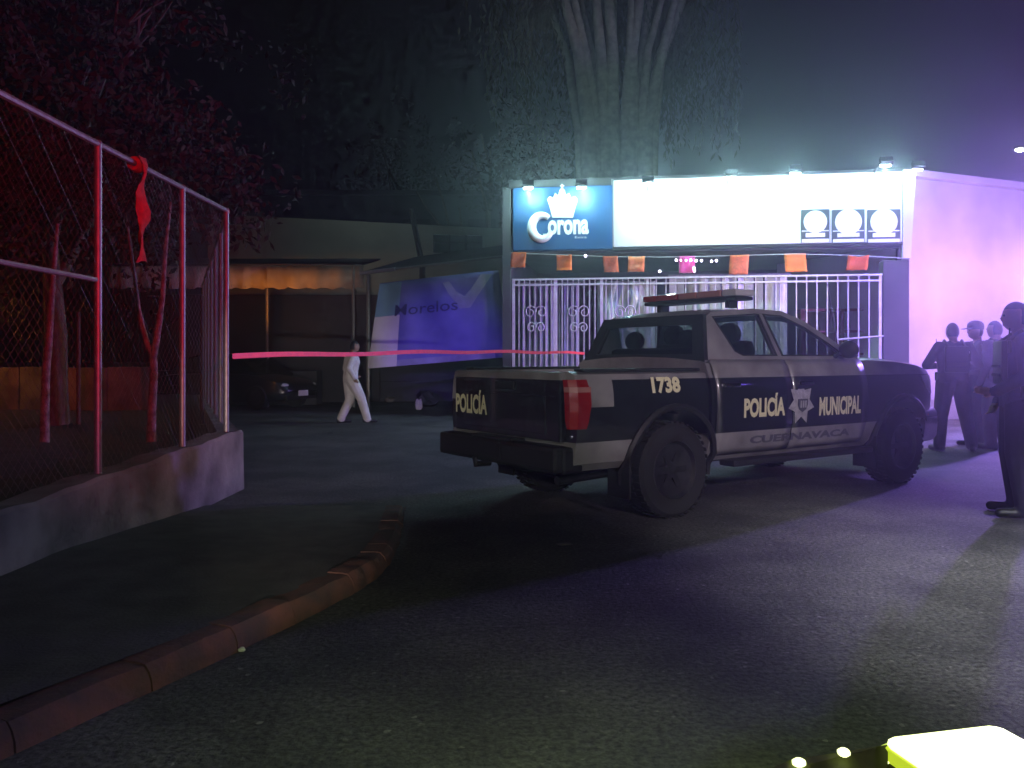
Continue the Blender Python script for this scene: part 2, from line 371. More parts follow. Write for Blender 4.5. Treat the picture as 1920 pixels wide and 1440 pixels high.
# ================================================================== SETTING
def sheet(name, x0, x1, y0, y1, z, m, nx=1, ny=1, fn=None):
    vs = []; fs = []
    for j in range(ny + 1):
        for i in range(nx + 1):
            x = x0 + (x1 - x0) * i / nx; y = y0 + (y1 - y0) * j / ny; vs.append((x, y, fn(x, y) if fn else z))
    for j in range(ny):
        for i in range(nx): a = j * (nx + 1) + i; fs.append((a, a + 1, a + nx + 2, a + nx + 1))
    me = bpy.data.meshes.new(name); me.from_pydata(vs, [], fs); return finish(name, me, m, fix=False)
struct(sheet('ground', -300, 300, -300, 300, 0, MATS['asphalt']))

KERB = [(-3.6, -2.2), (-2.95, 0), (-2.25, 1.45), (-1.64, 2.72), (-1.22, 3.66), (-.95, 4.36), (-.83, 4.75), (-.78, 5.15), (-.79, 5.7), (-.85, 6.4), (-.93, 7.2)]
def smooth_line(P, sub=6):
    out = []
    for i in range(len(P) - 1):
        p0 = Vector(P[max(i - 1, 0)]); p1 = Vector(P[i]); p2 = Vector(P[i + 1]); p3 = Vector(P[min(i + 2, len(P) - 1)])
        for k in range(sub):
            t = k / sub; out.append(.5 * ((2 * p1) + (p2 - p0) * t + (2 * p0 - 5 * p1 + 4 * p2 - p3) * t * t + (3 * p1 - p0 - 3 * p2 + p3) * t ** 3))
    out.append(Vector(P[-1])); return out
KL = smooth_line([(a, b) for a, b in KERB])
def kz(y): return .10 if y < 4.8 else max(.004, .10 - (y - 4.8) * .035)
def pave_z(x, y): return kz(y) + .004 + max(0, min(1, (-1.2 - x) / 1.5)) * .06 * max(0, min(1, 1 - (y - 5) / 2.2))
# pavement between kerb and low wall
vs = []; fs = []; NX = 10
for i, p in enumerate(KL):
    for k in range(NX + 1):
        x = (p.x - .15) + (-2.9 - (p.x - .15)) * k / NX
        if p.x - .15 < -2.9: x = p.x - .15 - .02 * k
        vs.append((x, p.y, pave_z(x, p.y) - (.004 if k == 0 else 0)))
for i in range(len(KL) - 1):
    for k in range(NX): a = i * (NX + 1) + k; fs.append((a, a + 1, a + NX + 2, a + NX + 1))
me = bpy.data.meshes.new('pavement'); me.from_pydata(vs, [], fs); struct(finish('pavement', me, M['pave'], fix=False))
# kerb: swept stone edge with a worn, rounded arris
rings = []
for i, p in enumerate(KL):
    a = KL[max(i - 1, 0)]; b = KL[min(i + 1, len(KL) - 1)]; t = (b - a).normalized(); nl = Vector((-t.y, t.x))   # to the left: pavement side
    z = kz(p.y) + .006 + .003 * math.sin(i * 1.7); w = .004 * math.sin(i * 2.3) + .003 * math.sin(i * 5.1)
    prof = [(-.01 + w, -.05), (.0 + w, z * .4), (.014 + w, z - .03), (.038 + w, z - .004), (.07, z), (.165, z - .002), (.17, -.05)]
    rings.append([(p.x + nl.x * o, p.y + nl.y * o, h) for o, h in prof])
kb = bpy.data.objects.new('kerb', None); COL.objects.link(kb); struct(kb)
kk = 0
while kk < len(rings) - 1:                       # one stone after another, with open joints
    ke = min(kk + 3, len(rings) - 1); seg_ = [list(r) for r in rings[kk:ke + 1]]
    for e0, e1 in ((0, 1), (-1, -2)):
        seg_[e0] = [tuple(Vector(p).lerp(Vector(q), .018 if ke - kk < 3 else .022)) for p, q in zip(seg_[e0], seg_[e1])]
    dz = .004 * math.sin(kk * 2.7); seg_ = [[(x, y, z + (dz if z > 0 else 0)) for x, y, z in r] for r in seg_]
    MB().loft(seg_).build('kerb_stone', M['kerb'], kb, smooth=35); kk = ke
YC = Vector((-2.80, 8.14)); YD = Vector((-3.35, 8.3)).normalized()       # fence corner and the direction of its return
vs = []; fs = []; NY = 34
for jy in range(NY + 1):
    y = -3 + 25 * jy / NY; xe = -2.74 if y <= 8.14 else YC.x + (y - 8.14) * YD.x / YD.y
    for k in range(13):
        x = xe - 26 * (k / 12) ** 1.5; vs.append((x, y, .36 + (.05 * math.sin(x * 2.1 + y) * math.cos(y * 1.3) if k > 1 else 0)))
for jy in range(NY):
    for k in range(12): a = jy * 13 + k; fs.append((a, a + 1, a + 14, a + 13))
me = bpy.data.meshes.new('yard_ground'); me.from_pydata(vs, [], fs); struct(finish('yard_ground', me, M['soil'], fix=False))

# low wall under the fence (leans along the pavement, taller at its far end)
lw = thing('low_wall', 'low rough concrete wall carrying the chain link fence', 'wall', (-2.68, 4, 0))
def lowwall(y0, y1, n):
    rs = []
    for i in range(n + 1):
        y = y0 + (y1 - y0) * i / n; zt = .50 + .09 * max(0, (y - 4.6) / 3.65) + .008 * math.sin(y * 5) + .006 * math.sin(y * 13)
        j = .006 * math.sin(y * 7.3)
        rs.append([(-.24, y - 4, -.1), (-.24, y - 4, zt - .01), (-.02 + j, y - 4, zt), (.0 + j, y - 4, zt - .025), (.006 + j, y - 4, .2), (.012, y - 4, -.1)])
    return MB().loft(rs)
lowwall(-2.5, 8.25, 60).build('wall_body', M['concrete'], lw, smooth=30)
ya = math.atan2(YD.y, YD.x); rw = MB().box((4.6, 0, .26), (9.0, .2, .62)).build('return_wall', M['concrete'], lw); rw.location = (YC.x + 2.68, YC.y - 4 + .02, 0); rw.rotation_euler = (0, 0, ya)

# chain link fence
FX = -2.80; FT = 2.75
fe = thing('chain_link_fence', 'tall chain link fence with galvanised posts on the low wall', 'fence', (FX, 5.0, .5))
pm = MB().tube([(0, 0, -.02), (0, 0, FT - .5)], .026, 10).ball((0, 0, FT - .5 + .01), (.03, .03, .02), 8, 4)
posts = [-1.5, 0.0, 1.45, 2.9, 4.25, 5.59, 7.02, 8.10]
first = None
for y in posts:
    if first is None: first = pm.build('post', M['steel'], fe, smooth=40); first.location = (0, y - 5, 0)
    else: share(first, fe, (0, y - 5, 0))
for i in range(1, 7): share(first, fe, (YD.x * 1.45 * i, 3.14 + YD.y * 1.45 * i, 0))
MB().tube([(0, -6.5, FT - .5), (0, 3.1, FT - .5)], .022, 8).build('top_rail', M['steel'], fe, smooth=40)
MB().tube([(0, 3.14, FT - .5), (YD.x * 8.9, 3.14 + YD.y * 8.9, FT - .5)], .022, 8).build('top_rail', M['steel'], fe, smooth=40)
MB().tube([(0, -6.5, 1.32), (0, .56, 1.33)], .017, 8).build('middle_rail', M['steel'], fe, smooth=40)
def links(L, H, sp=.075, r=.0011):
    mb = MB()
    n = int((L + H) / sp)
    for sgn in (1, -1):
        for i in range(n):
            c = i * sp - H * 0.0
            a0 = max(0, c - H); a1 = min(L, c)
            if a1 - a0 < .02: continue
            if sgn == 1: p = (a0, c - a0); q = (a1, c - a1)
            else: p = (L - a0, c - a0); q = (L - a1, c - a1)
            off = .002 * sgn
            mb.tube([(off, p[0], p[1]), (off, q[0], q[1])], r, 3, False)
    return mb
lk = links(9.6, FT - .56); w = lk.build('wire_mesh', M['wire'], fe); w.location = (0, -6.5, .03); stuff(w)
lk2 = links(8.9, FT - .56); w = lk2.build('wire_mesh', M['wire'], fe); w.location = (0, 3.14, .03); w.rotation_euler = (0, 0, ya - R(90)); stuff(w)

# red cloth knotted on the top rail
rc = thing('red_cloth', 'twisted red cloth strip knotted over the fence top rail', 'cloth', (FX, 6.17, FT))
cr = []
for i in range(15):
    t = i / 14; z = .045 - t * .78; wv = .058 + .012 * math.sin(i * 1.9); tw = .5 * math.sin(i * .7); dx = .045 + .012 * math.sin(i * 1.1); dy = .02 * math.sin(i * .9) - .02 * t
    cr.append([(dx + wv * (.5 * math.cos(a) * .45 * math.cos(tw) - math.sin(a) * math.sin(tw)) * (1 if i else .6), dy + wv * (math.sin(a) * math.cos(tw) + .45 * math.cos(a) * math.sin(tw)) * (1 + .25 * math.sin(3 * a + i)), z + .01 * math.sin(2 * a + i)) for a in [2 * math.pi * k / 12 for k in range(12)]])
MB().loft(cr).build('hanging_strip', M['redcloth'], rc, smooth=60)
MB().lathe([(.025, -.055), (.05, -.055), (.062, -.02), (.058, .03), (.045, .06), (.025, .06)], 14, 'Y', (0, 0, -.005)).build('knot', M['redcloth'], rc, smooth=60)

# low wall far in the yard, caught by an orange lamp
yw = thing('yard_wall', 'low rendered wall glowing orange behind the fenced saplings', 'wall', (-11.2, 15.2, .3))
for i in range(12):
    MB().rbox((-4.6 + i * .8, 0, .42), (.785, .2, .84 + .012 * math.sin(i * 3)), .012).build('wall_panel', M['concrete'], yw)
point('yard_sodium_lamp', (-9.6, 13.9, 2.2), 40, (1.0, .30, .02), .12)

# ------------------------------------------------------------------ shop front
FA = Vector((0.0, 18.2)); FB = Vector((8.1, 17.0)); FU = (FB - FA).normalized(); FYAW = math.atan2(FU.y, FU.x)
FN = Vector((FU.y, -FU.x))            # towards the camera
def F(px, py, off=0.0):
    """facade metres (along, up) of a point seen at px, py lying 'off' metres in front of the wall plane"""
    k = (px - 960.0) / FOC; O = FA + FN * off
    d = (O.x * FU.y - O.y * FU.x) / (k * FU.y - FU.x)
    s = (Vector((k * d, d)) - O).dot(FU); return s, CAM_H + (HOR - py) / FOC * d
def fac_thing(name, label, cat, s=0, z=0, off=0.0, group=None):
    p = FA + FU * s + FN * off; return thing(name, label, cat, (p.x, p.y, z), FYAW, group)
sg0, _ = F(960, 500); sg1, zg = F(1652, 515); sR, _ = F(1703, 500)
_, Z_SIGN_B = F(1300, 463, .12); ROOFZ = 5.0
shop = fac_thing('shop_building', 'single storey shop with illuminated signs and barred open front', 'building')
MB().box((sR / 2, 3.2, ROOFZ + .1), (sR + .1, 6.6, .18)).build('roof', M['roof'], shop)
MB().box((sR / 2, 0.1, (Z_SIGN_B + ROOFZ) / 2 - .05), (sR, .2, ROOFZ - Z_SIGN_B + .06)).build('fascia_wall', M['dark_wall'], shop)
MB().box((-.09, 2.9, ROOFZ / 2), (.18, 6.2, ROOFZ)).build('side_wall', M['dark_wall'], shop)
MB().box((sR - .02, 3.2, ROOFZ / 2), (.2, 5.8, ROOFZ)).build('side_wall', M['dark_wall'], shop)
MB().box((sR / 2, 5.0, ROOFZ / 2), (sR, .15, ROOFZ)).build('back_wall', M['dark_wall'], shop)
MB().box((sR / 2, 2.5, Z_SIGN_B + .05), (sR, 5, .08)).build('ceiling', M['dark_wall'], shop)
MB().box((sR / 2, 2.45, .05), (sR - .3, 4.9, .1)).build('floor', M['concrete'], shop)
sp0, _ = F(1655, 500, .15); sp1, zp = F(1704, 488, .15)
MB().rbox(((sp0 + sp1) / 2, -.02, zp / 2), (sp1 - sp0, .34, zp), .02).build('pillar', M['dark_wall'], shop)
# things seen through the bars
lc = fac_thing('violet_lit_backdrop', 'gathered curtain standing for the violet lit back wall behind the left gate end', 'curtain', .08, .12, -.55)
cx1, _ = F(1078, 515, -.55)
n = 60; rs = []
for i in range(n + 1):
    x = cx1 * i / n; y = .05 * math.sin(i * 1.05) + .02 * math.sin(i * 2.7)
    rs.append([(x, y, 0), (x, y, 2.85), (x, y + .01, 2.85), (x, y + .01, 0)])
MB().loft(rs).build('cloth', M['violet'], lc, smooth=60)
MB().tube([(-.05, .02, 2.88), (cx1 + .05, .02, 2.88)], .018, 8).build('curtain_rod', M['steel'], lc)
sc = fac_thing('strip_curtain', 'clear plastic strip curtain hanging inside the middle of the shop front', 'curtain', 0, 0, -.5)
a0, _ = F(1262, 515, -.5); a1, _ = F(1474, 515, -.5); strip = None; k = 0; x = a0
while x < a1:
    w = .17
    if strip is None: strip = MB().loft([[(-.08, .0, 0), (.08, .0, 0), (.08, .006, 0), (-.08, .006, 0)], [(-.08, .012, 1.2), (.08, .0, 1.2), (.08, .006, 1.2), (-.08, .018, 1.2)], [(-.08, 0, 2.3), (.08, 0, 2.3), (.08, .006, 2.3), (-.08, .006, 2.3)]]).build('strip', M['plastic'], sc); strip.location = (x, 0, .75)
    else: share(strip, sc, (x, .012 * (k % 2), .75), (0, 0, R(random.uniform(-25, 25))))
    x += random.uniform(.145, .2); k += 1
MB().box(((a0 + a1) / 2, .02, 3.1), (a1 - a0 + .2, .06, .09)).build('rail', M['steel'], sc)
# draped clear plastic sheet left of the strips
dp = fac_thing('plastic_drape', 'crumpled clear plastic sheet draped behind the gate bars', 'sheet', 0, 0, -.42)
d0, _ = F(1120, 515, -.42); d1, _ = F(1228, 515, -.42); vs = []; fs = []; NN = 16
for j in range(NN + 1):
    for i in range(NN + 1):
        t = i / NN; u = j / NN; sag = .35 * u * (1 - abs(2 * t - 1))
        x = d0 + (d1 - d0) * (t + .0 * u) ; z = 3.0 - 1.75 * u + .25 * math.sin(t * 3) * u - .3 * t * u
        vs.append((x, .05 * math.sin(t * 17 + u * 4) + .04 * math.sin(u * 13 - t * 6), z))
for j in range(NN):
    for i in range(NN): a = j * (NN + 1) + i; fs.append((a, a + 1, a + NN + 2, a + NN + 1))
me = bpy.data.meshes.new('sheet'); me.from_pydata(vs, [], fs); o = finish('sheet', me, M['plastic'], dp, smooth=60, fix=False); baked(o, [('SOLIDIFY', dict(thickness=.004))])
# counter and shelf inside right
rk = fac_thing('display_rack', 'maroon shelving rack inside the right end of the shop', 'rack', 0, .1, -1.4)
b0, _ = F(1500, 515, -1.4); b1, _ = F(1650, 515, -1.4)
for x in (b0, (b0 + b1) / 2, b1): MB().box((x, 0, 1.15), (.06, .5, 2.3)).build('upright', M['reddish'], rk)
for z in (.3, .8, 1.3, 1.8, 2.28): MB().box(((b0 + b1) / 2, .005, z), (b1 - b0 - .07, .48, .05)).build('shelf', M['reddish'], rk)
MB().box(((b0 + b1) / 2, .26, 1.15), (b1 - b0, .03, 2.3)).build('back_panel', M['reddish'], rk)

# gate of thin white bars
gt = fac_thing('security_gate', 'white painted steel bar gate across the shop front', 'gate', 0, 0, .14)
gs0, _ = F(963, 515, .14); gs1, GZ = F(1652, 515, .14)
def gz(s): return GZ
bar = MB().box((0, 0, (GZ) / 2 + .03), (.022, .022, GZ - .06)).build('bar', M['gate'], gt); bar.location = (gs0 + .12, 0, 0)
x = gs0 + .12; xs_ = []
smid, _ = F(1225, 515, .14)
while x < gs1 - .05:
    xs_.append(x); x += (.118 if x < smid else .205)
for x in xs_[1:]: share(bar, gt, (x, 0, 0))
stile = MB().box((0, 0, GZ / 2 + .02), (.055, .05, GZ)).build('stile', M['gate'], gt); stile.location = (gs0, 0, 0)
for px in (1041, 1128, 1214, 1650):
    s, _ = F(px, 515, .14); share(stile, gt, (s, 0, 0))
for z in (GZ, GZ - .12, .35, .12): MB().box(((gs0 + gs1) / 2, -.028, z), (gs1 - gs0, .03, .035)).build('rail', M['gate'], gt)
s, z = F(1612, 632, .14); s2, _ = F(1655, 632, .14)
MB().tube([(s - .45, -.06, z - .05), (s2, -.06, z + .02)], .018, 8).build('latch_bar', M['gate'], gt)
s3, z3 = F(1690, 497, .14)
MB().tube([(gs1 + .0, 0, GZ), (gs1 + .12, 0, GZ + .02), (gs1 + .25, 0, GZ + .15), (s3 - .1, 0, z3 - .02), (s3, 0, z3)], .02, 8).build('curved_end', M['gate'], gt, smooth=40)
def scroll(cx, cz, r, flip, nm='scroll'):
    pts = []
    for i in range(34):
        t = i / 33; a = t * 2.6 * math.pi; rr = r * (1 - .72 * t); pts.append((flip * rr * math.cos(a), -.03, rr * math.sin(a) * 1.15))
    o = MB().tube(pts, .013, 5).build(nm, M['gate'], gt, smooth=50); o.location = (cx, 0, cz); return o
for px in (1005, 1085, 1172):
    s, z = F(px, 600, .14)
    a = scroll(s - .12, z + .17, .13, 1); scroll(s + .12, z + .17, .13, -1); scroll(s - .10, z - .17, .11, 1); scroll(s + .10, z - .17, .11, -1)

# ---- beer sign
s0, zb = F(962, 470, .25); s1, zt = F(1148, 347, .25)
bs = fac_thing('beer_sign', 'navy blue illuminated sign reading Corona under a white crown', 'sign', s0, zb, .25)
SW = s1 - s0; SH = zt - zb
MB().rbox((SW / 2, .115, SH / 2), (SW, .23, SH), .012).build('sign_box', M['navy'], bs)
def SP(px, py): s, z = F(px, py, .26); return s - s0, z - zb
# crown: band, five rounded points and a cross, white cut-out
c0 = SP(1031, 408); c1 = SP(1077, 408)
crown = [SP(1036, 408), SP(1030, 386), SP(1026, 374), SP(1031, 368), SP(1037, 372), SP(1041, 362), SP(1047, 367), SP(1049, 357), SP(1054, 352), SP(1059, 357), SP(1061, 366), SP(1067, 362), SP(1071, 371), SP(1078, 368), SP(1083, 375), SP(1079, 388), SP(1074, 408)]
pane('crown_emblem', crown, lambda a, b, t: (a, -.012 - t, b), .012, M['white'], bs)
cross = [SP(1052.5, 353), SP(1055.5, 353), SP(1055.5, 349.5), SP(1058, 349.5), SP(1058, 347.8), SP(1055.5, 347.8), SP(1055.5, 345.5), SP(1052.5, 345.5), SP(1052.5, 347.8), SP(1050, 347.8), SP(1050, 349.5), SP(1052.5, 349.5)]
pane('crown_cross', cross, lambda a, b, t: (a, -.014 - t, b), .012, M['white'], bs)
# big looped C with a tail, then the rest of the word
cc = SP(1016, 426); rr = SP(1036, 426)[0] - cc[0]
pts = []
for i in range(26):
    a = R(48 + i * (285 / 25)); pts.append((cc[0] + rr * .95 * math.cos(a), -.014, cc[1] + rr * 1.12 * math.sin(a)))
MB().tube(pts, [.055 + .045 * math.sin(math.pi * i / 25) for i in range(26)], 8).build('letter_swash', M['white'], bs, smooth=50)
MB().loft([[(SP(1018, 445)[0], -.02, SP(1018, 438)[1]), (SP(1024, 445)[0], -.02, SP(1018, 438)[1]), (SP(1024, 445)[0], -.008, SP(1018, 438)[1]), (SP(1018, 445)[0], -.008, SP(1018, 438)[1])],
           [(SP(1020, 452)[0], -.02, SP(1020, 452)[1]), (SP(1025, 452)[0], -.02, SP(1020, 452)[1]), (SP(1025, 452)[0], -.008, SP(1020, 452)[1]), (SP(1020, 452)[0], -.008, SP(1020, 452)[1])]]).build('letter_tail', M['white'], bs)
p0 = SP(1027, 441); p1 = SP(1104, 411)
placed_text('lettering', text2d('orona', p1[0] - p0[0], p1[1] - p0[1], .035), lambda a, b: (p0[0] + a, -.012, p0[1] + b), M['white'], bs)
q0 = SP(1078, 447); q1 = SP(1100, 443)
placed_text('small_lettering', text2d('Extra', q1[0] - q0[0], (q1[1] - q0[1]) * 1.15, .01), lambda a, b: (q0[0] + a, -.012, q0[1] + b), M['white'], bs)

# ---- long white sign
s0w, zbw = F(1150, 463, .12); s1w, _ = F(1692, 458, .12); _, ztw = F(1150, 338, .12); _, ztw2 = F(1712, 312, .12)
ws_ = fac_thing('white_sign', 'long white shop sign washed out by floodlights', 'sign', s0w, zbw, .12)
WW = s1w - s0w; WH = ztw - zbw
MB().rbox((WW / 2, .05, WH / 2), (WW, .1, WH), .01).build('sign_board', M['white'], ws_)
MB().box((-.02, .03, WH / 2), (.05, .16, WH + .04)).build('edge_trim', M['steel'], ws_)
e0, _ = F(1694, 458, .3)
MB().loft([[(WW + .0, -.02, -.35), (WW + .16, -.02, -.35), (WW + .16, .08, -.35), (WW, .08, -.35)], [(WW + .0, -.05, WH + .02), (WW + .25, -.05, WH + .02), (WW + .25, .08, WH + .02), (WW, .08, WH + .02)]]).build('end_panel', M['plaster'], ws_)
MB().box((WW / 2, .04, -.04), (WW, .12, .05)).build('bottom_trim', M['black'], ws_)
def WP(px, py): s, z = F(px, py, .13); return s - s0w, z - zbw
for i, (l, r) in enumerate(((1501, 1556), (1559, 1622), (1625, 1689))):
    a = WP(l, 455); b = WP(r, 392); w = b[0] - a[0]; h = b[1] - a[1]
    bd = MB().rbox((a[0] + w / 2, -.012, a[1] + h / 2), (w * .97, .02, h), .004).build('badge_panel', M['dial'], ws_)
    cxx = a[0] + w / 2; czz = a[1] + h * .62
    MB().lathe([(.0, -.036), (w * .37, -.036), (w * .40, -.03), (w * .40, -.02), (0, -.02)], 24, 'Y', (cxx, 0, czz)).build('badge_disc', M['white'], bd)
    MB().rbox((cxx, -.026, a[1] + h * .22), (w * .66, .012, h * .12), .003).build('badge_band', M['white'], bd)
    MB().box((cxx, -.026, a[1] + h * .05), (w * .92, .012, h * .10)).build('badge_band', M['white'], bd)
    MB().box((cxx, -.026, a[1] + h * .345), (w * .92, .012, h * .03)).build('badge_band', M['white'], bd)

# ---- floodlights on arms over the signs
def flood(px, py, reach, energy, which, tz, size=120):
    """lamp head seen at px,py, standing 'reach' metres off the wall"""
    s, z = F(px, py, reach); t = fac_thing('sign_floodlight', which, 'floodlight', s, z, reach, 'floodlights above the shop signs')
    MB().tube([(0, reach - .13, -.06), (0, reach * .6, .02), (0, .04, .04)], .014, 6).build('arm', M['steel'], t)
    rot = Matrix.Rotation(R(-38), 3, 'X')
    MB().rbox((0, 0, .02), (.24, .09, .15), .015, rot).build('head', M['black'], t)
    MB().box((0, .035, -.045), (.19, .012, .10), Matrix.Rotation(R(-128), 3, 'X')).build('lens', M['lamp'], t)
    p = FA + FU * s + FN * (reach - .10); q = FA + FU * (s + tz[0]) - FN * .0
    point('floodlight_beam', (p.x, p.y, z - .13), energy, (.55, 1.0, 1.0), .05)
flood(990, 346, .80, 75, 'left floodlight above the navy sign', (.18, -.55), 95)
flood(1090, 345, .80, 75, 'right floodlight above the navy sign', (.30, -.55), 95)
flood(1215, 338, .95, 105, 'first floodlight over the white sign, next to the navy sign', (.3, -.6))
flood(1372, 326, .95, 105, 'second floodlight from the left over the white sign', (.2, -.6))
flood(1492, 318, .95, 105, 'third floodlight from the left over the white sign', (.2, -.6))
flood(1662, 303, .95, 105, 'rightmost floodlight over the three round badges', (-.3, -.7))
flood(1722, 311, .55, 10, 'small floodlight beyond the right end of the white sign', (.6, -1.2))

# ---- paper flags on a string and a short run of lit bulbs
st = fac_thing('flag_string', 'thin string of the paper flags under the signs', 'string', 0, 0, .42)
pts = []
for px, py in ((958, 474), (1057, 478), (1143, 481), (1240, 482), (1300, 481), (1385, 479), (1490, 476), (1607, 479), (1692, 484)):
    s, z = F(px, py, .42); pts.append((s, 0, z))
MB().tube(pts, .006, 5).build('cord', M['gate'], st)
FL = [(960, 988, 474, 501, 'orange', 'orange paper flag hanging at the left end of the string, folded over', .35),
      (1043, 1072, 478, 507, 'orange', 'bright orange paper flag under the navy sign centre', .0),
      (1130, 1158, 481, 510, 'salmon', 'salmon paper flag, left one of the close pair', -.2),
      (1178, 1209, 481, 510, 'salmon', 'salmon paper flag, right one of the close pair', .1),
      (1273, 1303, 481, 512, 'pink', 'pink paper flag below the lit bulbs', .0),
      (1368, 1404, 479, 514, 'salmon', 'salmon paper flag hanging alone right of the bulbs', .08),
      (1471, 1512, 475, 510, 'orange', 'largest orange paper flag, under the first round badge', -.06),
      (1588, 1628, 479, 506, 'orange', 'orange paper flag at the right end with a notched top', .05)]
for l, r, t_, b_, c, lab, tilt in FL:
    s0f, z1 = F(l, t_, .42); s1f, z0 = F(r, b_, .42); w = s1f - s0f; h = z1 - z0
    rs = []; NJ = 8
    for j in range(NJ + 1):
        u = j / NJ; yb = .05 * math.sin(u * 3 + l) + .02 * math.sin(u * 9 + l); row = []
        sk = tilt * .22 * u
        for i in range(7):
            v = i / 6; row.append((w * v - sk * w * 2, yb + .018 * math.sin(v * 6 + l * 1.3 + u * 3), -h * u + (.0 if j < NJ else .012 * (i % 2)) - (.05 * (1 - abs(2 * v - 1)) if (r == 1628 and j == 0) else 0)))
        rs.append(row)
    vs = [p for q in rs for p in q]; fs = [(j * 7 + i, j * 7 + i + 1, j * 7 + i + 8, j * 7 + i + 7) for j in range(NJ) for i in range(6)]
    me = bpy.data.meshes.new('paper_flag'); me.from_pydata(vs, [], fs); o = finish('paper_flag', me, M[c], None, smooth=60, fix=False)
    baked(o, [('SOLIDIFY', dict(thickness=.003))])
    p = FA + FU * s0f + FN * .42; o.location = (p.x, p.y, z1); o.rotation_euler = (0, 0, FYAW); tag(o, lab, 'paper flag', 'paper flags strung under the signs')
lb = fac_thing('light_string', 'short string of lit white bulbs above the pink flag', 'light string', 0, 0, .45)
bp_ = [(1268, 488), (1277, 488), (1286, 488), (1295, 488), (1305, 489), (1315, 489), (1334, 490), (1343, 489), (1301, 503), (1302, 508), (1098, 480), (1237, 509)]
for px, py in bp_:
    s, z = F(px, py, .45); MB().ball((s, -.02, z), .026, 8, 6).build('bulb', M['bulb'], lb)
s, z = F(1264, 486, .45); s2, z2 = F(1350, 487, .45); MB().tube([(s, -.02, z + .03), ((s + s2) / 2, -.02, z + .028), (s2, -.02, z2 + .03)], .006, 5).build('cable', M['black'], lb)

# ---- plastered neighbour wall on the right
W0 = Vector((FB.x + .12, FB.y + .12)); W1 = Vector((11.5, 18.5)); WU = (W1 - W0).normalized(); wyaw = math.atan2(WU.y, WU.x)
nb = thing('plaster_house', 'pale plastered house wall glowing pink right of the shop', 'building', (W0.x, W0.y, 0), wyaw)
MB().box((8, 2.0, 2.52), (16, 4.0, 5.04)).build('wall', M['plaster'], nb)
MB().box((8.02, 1.95, 5.12), (16.2, 4.2, .14)).build('roof_edge', M['plaster'], nb)
MB().rbox((8, -.018, .22), (16, .05, .44), .01).build('plinth', M['plaster_grey'], nb)

# ------------------------------------------------------------------ buildings on the left
bb = thing('rendered_building', 'long pale rendered building with a dark window above the canopy', 'building', (-9.2, 25.0, 0), R(9.5))
BL = 12.2
def BBP(px, py):
    c, s_ = math.cos(R(9.5)), math.sin(R(9.5)); k = (px - 960) / FOC
    # point on the front plane: (-9.2 + c*a, 25 + s*a)
    a = (-9.2 - k * 25.0) / (k * s_ - c); d = 25 + s_ * a; return a, CAM_H + (HOR - py) / FOC * d
_, zl = BBP(490, 404); _, zr = BBP(945, 430); ZB = (zl + zr) / 2
wa0, wz0 = BBP(812, 474); wa1, wz1 = BBP(905, 441)
fnb = lambda a, b, t: (a, t, b)
holed('wall', [(0, 0), (BL, 0), (BL, zr - .05), (0, zl)], [[(wa0, wz0), (wa1, wz0), (wa1, wz1), (wa0, wz1)]], fnb, .25, M['plaster_grey'], bb)
MB().box((BL / 2, 3.3, ZB / 2), (BL - .1, 6, ZB - .3)).build('house_body', M['dark_wall'], bb)
wn_ = MB().box(((wa0 + wa1) / 2, .14, (wz0 + wz1) / 2), (wa1 - wa0 - .02, .03, wz1 - wz0 - .02)).build('window', MATS['dark_glass'], bb)
for k in range(4): MB().box((wa0 + (wa1 - wa0) * k / 3, .1, (wz0 + wz1) / 2), (.05, .05, wz1 - wz0)).build('frame', M['black'], wn_)
MB().box(((wa0 + wa1) / 2, .10, (wz0 + wz1) / 2 + .05), (wa1 - wa0, .045, .04)).build('frame', M['black'], wn_)
MB().box(((wa0 + wa1) / 2, -.05, wz0 - .04), (wa1 - wa0 + .2, .16, .06)).build('sill', M['plaster_grey'], bb)
dpole = thing('leaning_pole', 'dark leaning pole in front of the pale upper wall', 'pole', at(792, 500, 24.4))
a = at(776, 418, 24.4) - at(792, 500, 24.4); MB().tube([(0, 0, -2.6), (0, 0, 0), tuple(a), tuple(a * 1.3)], [.10, .09, .08, .075], 8).build('shaft', M['black'], dpole)
hb = thing('tall_dark_building', 'tall dark building looming behind the pale wall', 'building', (-9.5, 33, 0))
MB().box((4.2, 3, 3.9), (13.6, 6, 7.8)).build('wall', M['dark_wall'], hb); MB().box((4.2, 3, 7.9), (13.9, 6.3, .18)).build('roof', M['roof'], hb)
for k in range(4):
    w_ = MB().box((.5 + k * 2.6, -.01, 6.3), (1.1, .06, 1.1)).build('window', MATS['dark_glass'], hb); MB().box((.5 + k * 2.6, -.05, 5.70), (1.3, .14, .07)).build('sill', M['plaster_grey'], w_)

# canopy stall: orange lit valance on posts, dark inside
cp = thing('canopy_stall', 'open market stall under a low canopy lit orange', 'stall', at(560, 672, 22.0) * 1.0)
cp.location.z = 0; CX = cp.location.x
v0 = at(430, 498, 22.0); v1 = at(682, 505, 22.0); vb = at(682, 541, 22.0)
xl = v0.x - 3.2 - CX; xr = v1.x - CX
vs = []; fs = []; n = 48
for i in range(n + 1):
    x = xl + (xr - xl) * i / n; y = .035 * math.sin(i * 1.4) + .02 * math.sin(i * 3.3)
    vs += [(x, y, v0.z - .02), (x, y * 1.6 - .03, (v0.z + vb.z) / 2), (x, y * 2 - .05, vb.z + .03 * math.sin(i * 1.9))]
for i in range(n):
    for k in range(2): a = i * 3 + k; fs.append((a, a + 1, a + 4, a + 3))
me = bpy.data.meshes.new('valance'); me.from_pydata(vs, [], fs); o = finish('valance', me, M['tarp'], cp, smooth=60, fix=False); baked(o, [('SOLIDIFY', dict(thickness=.006))])
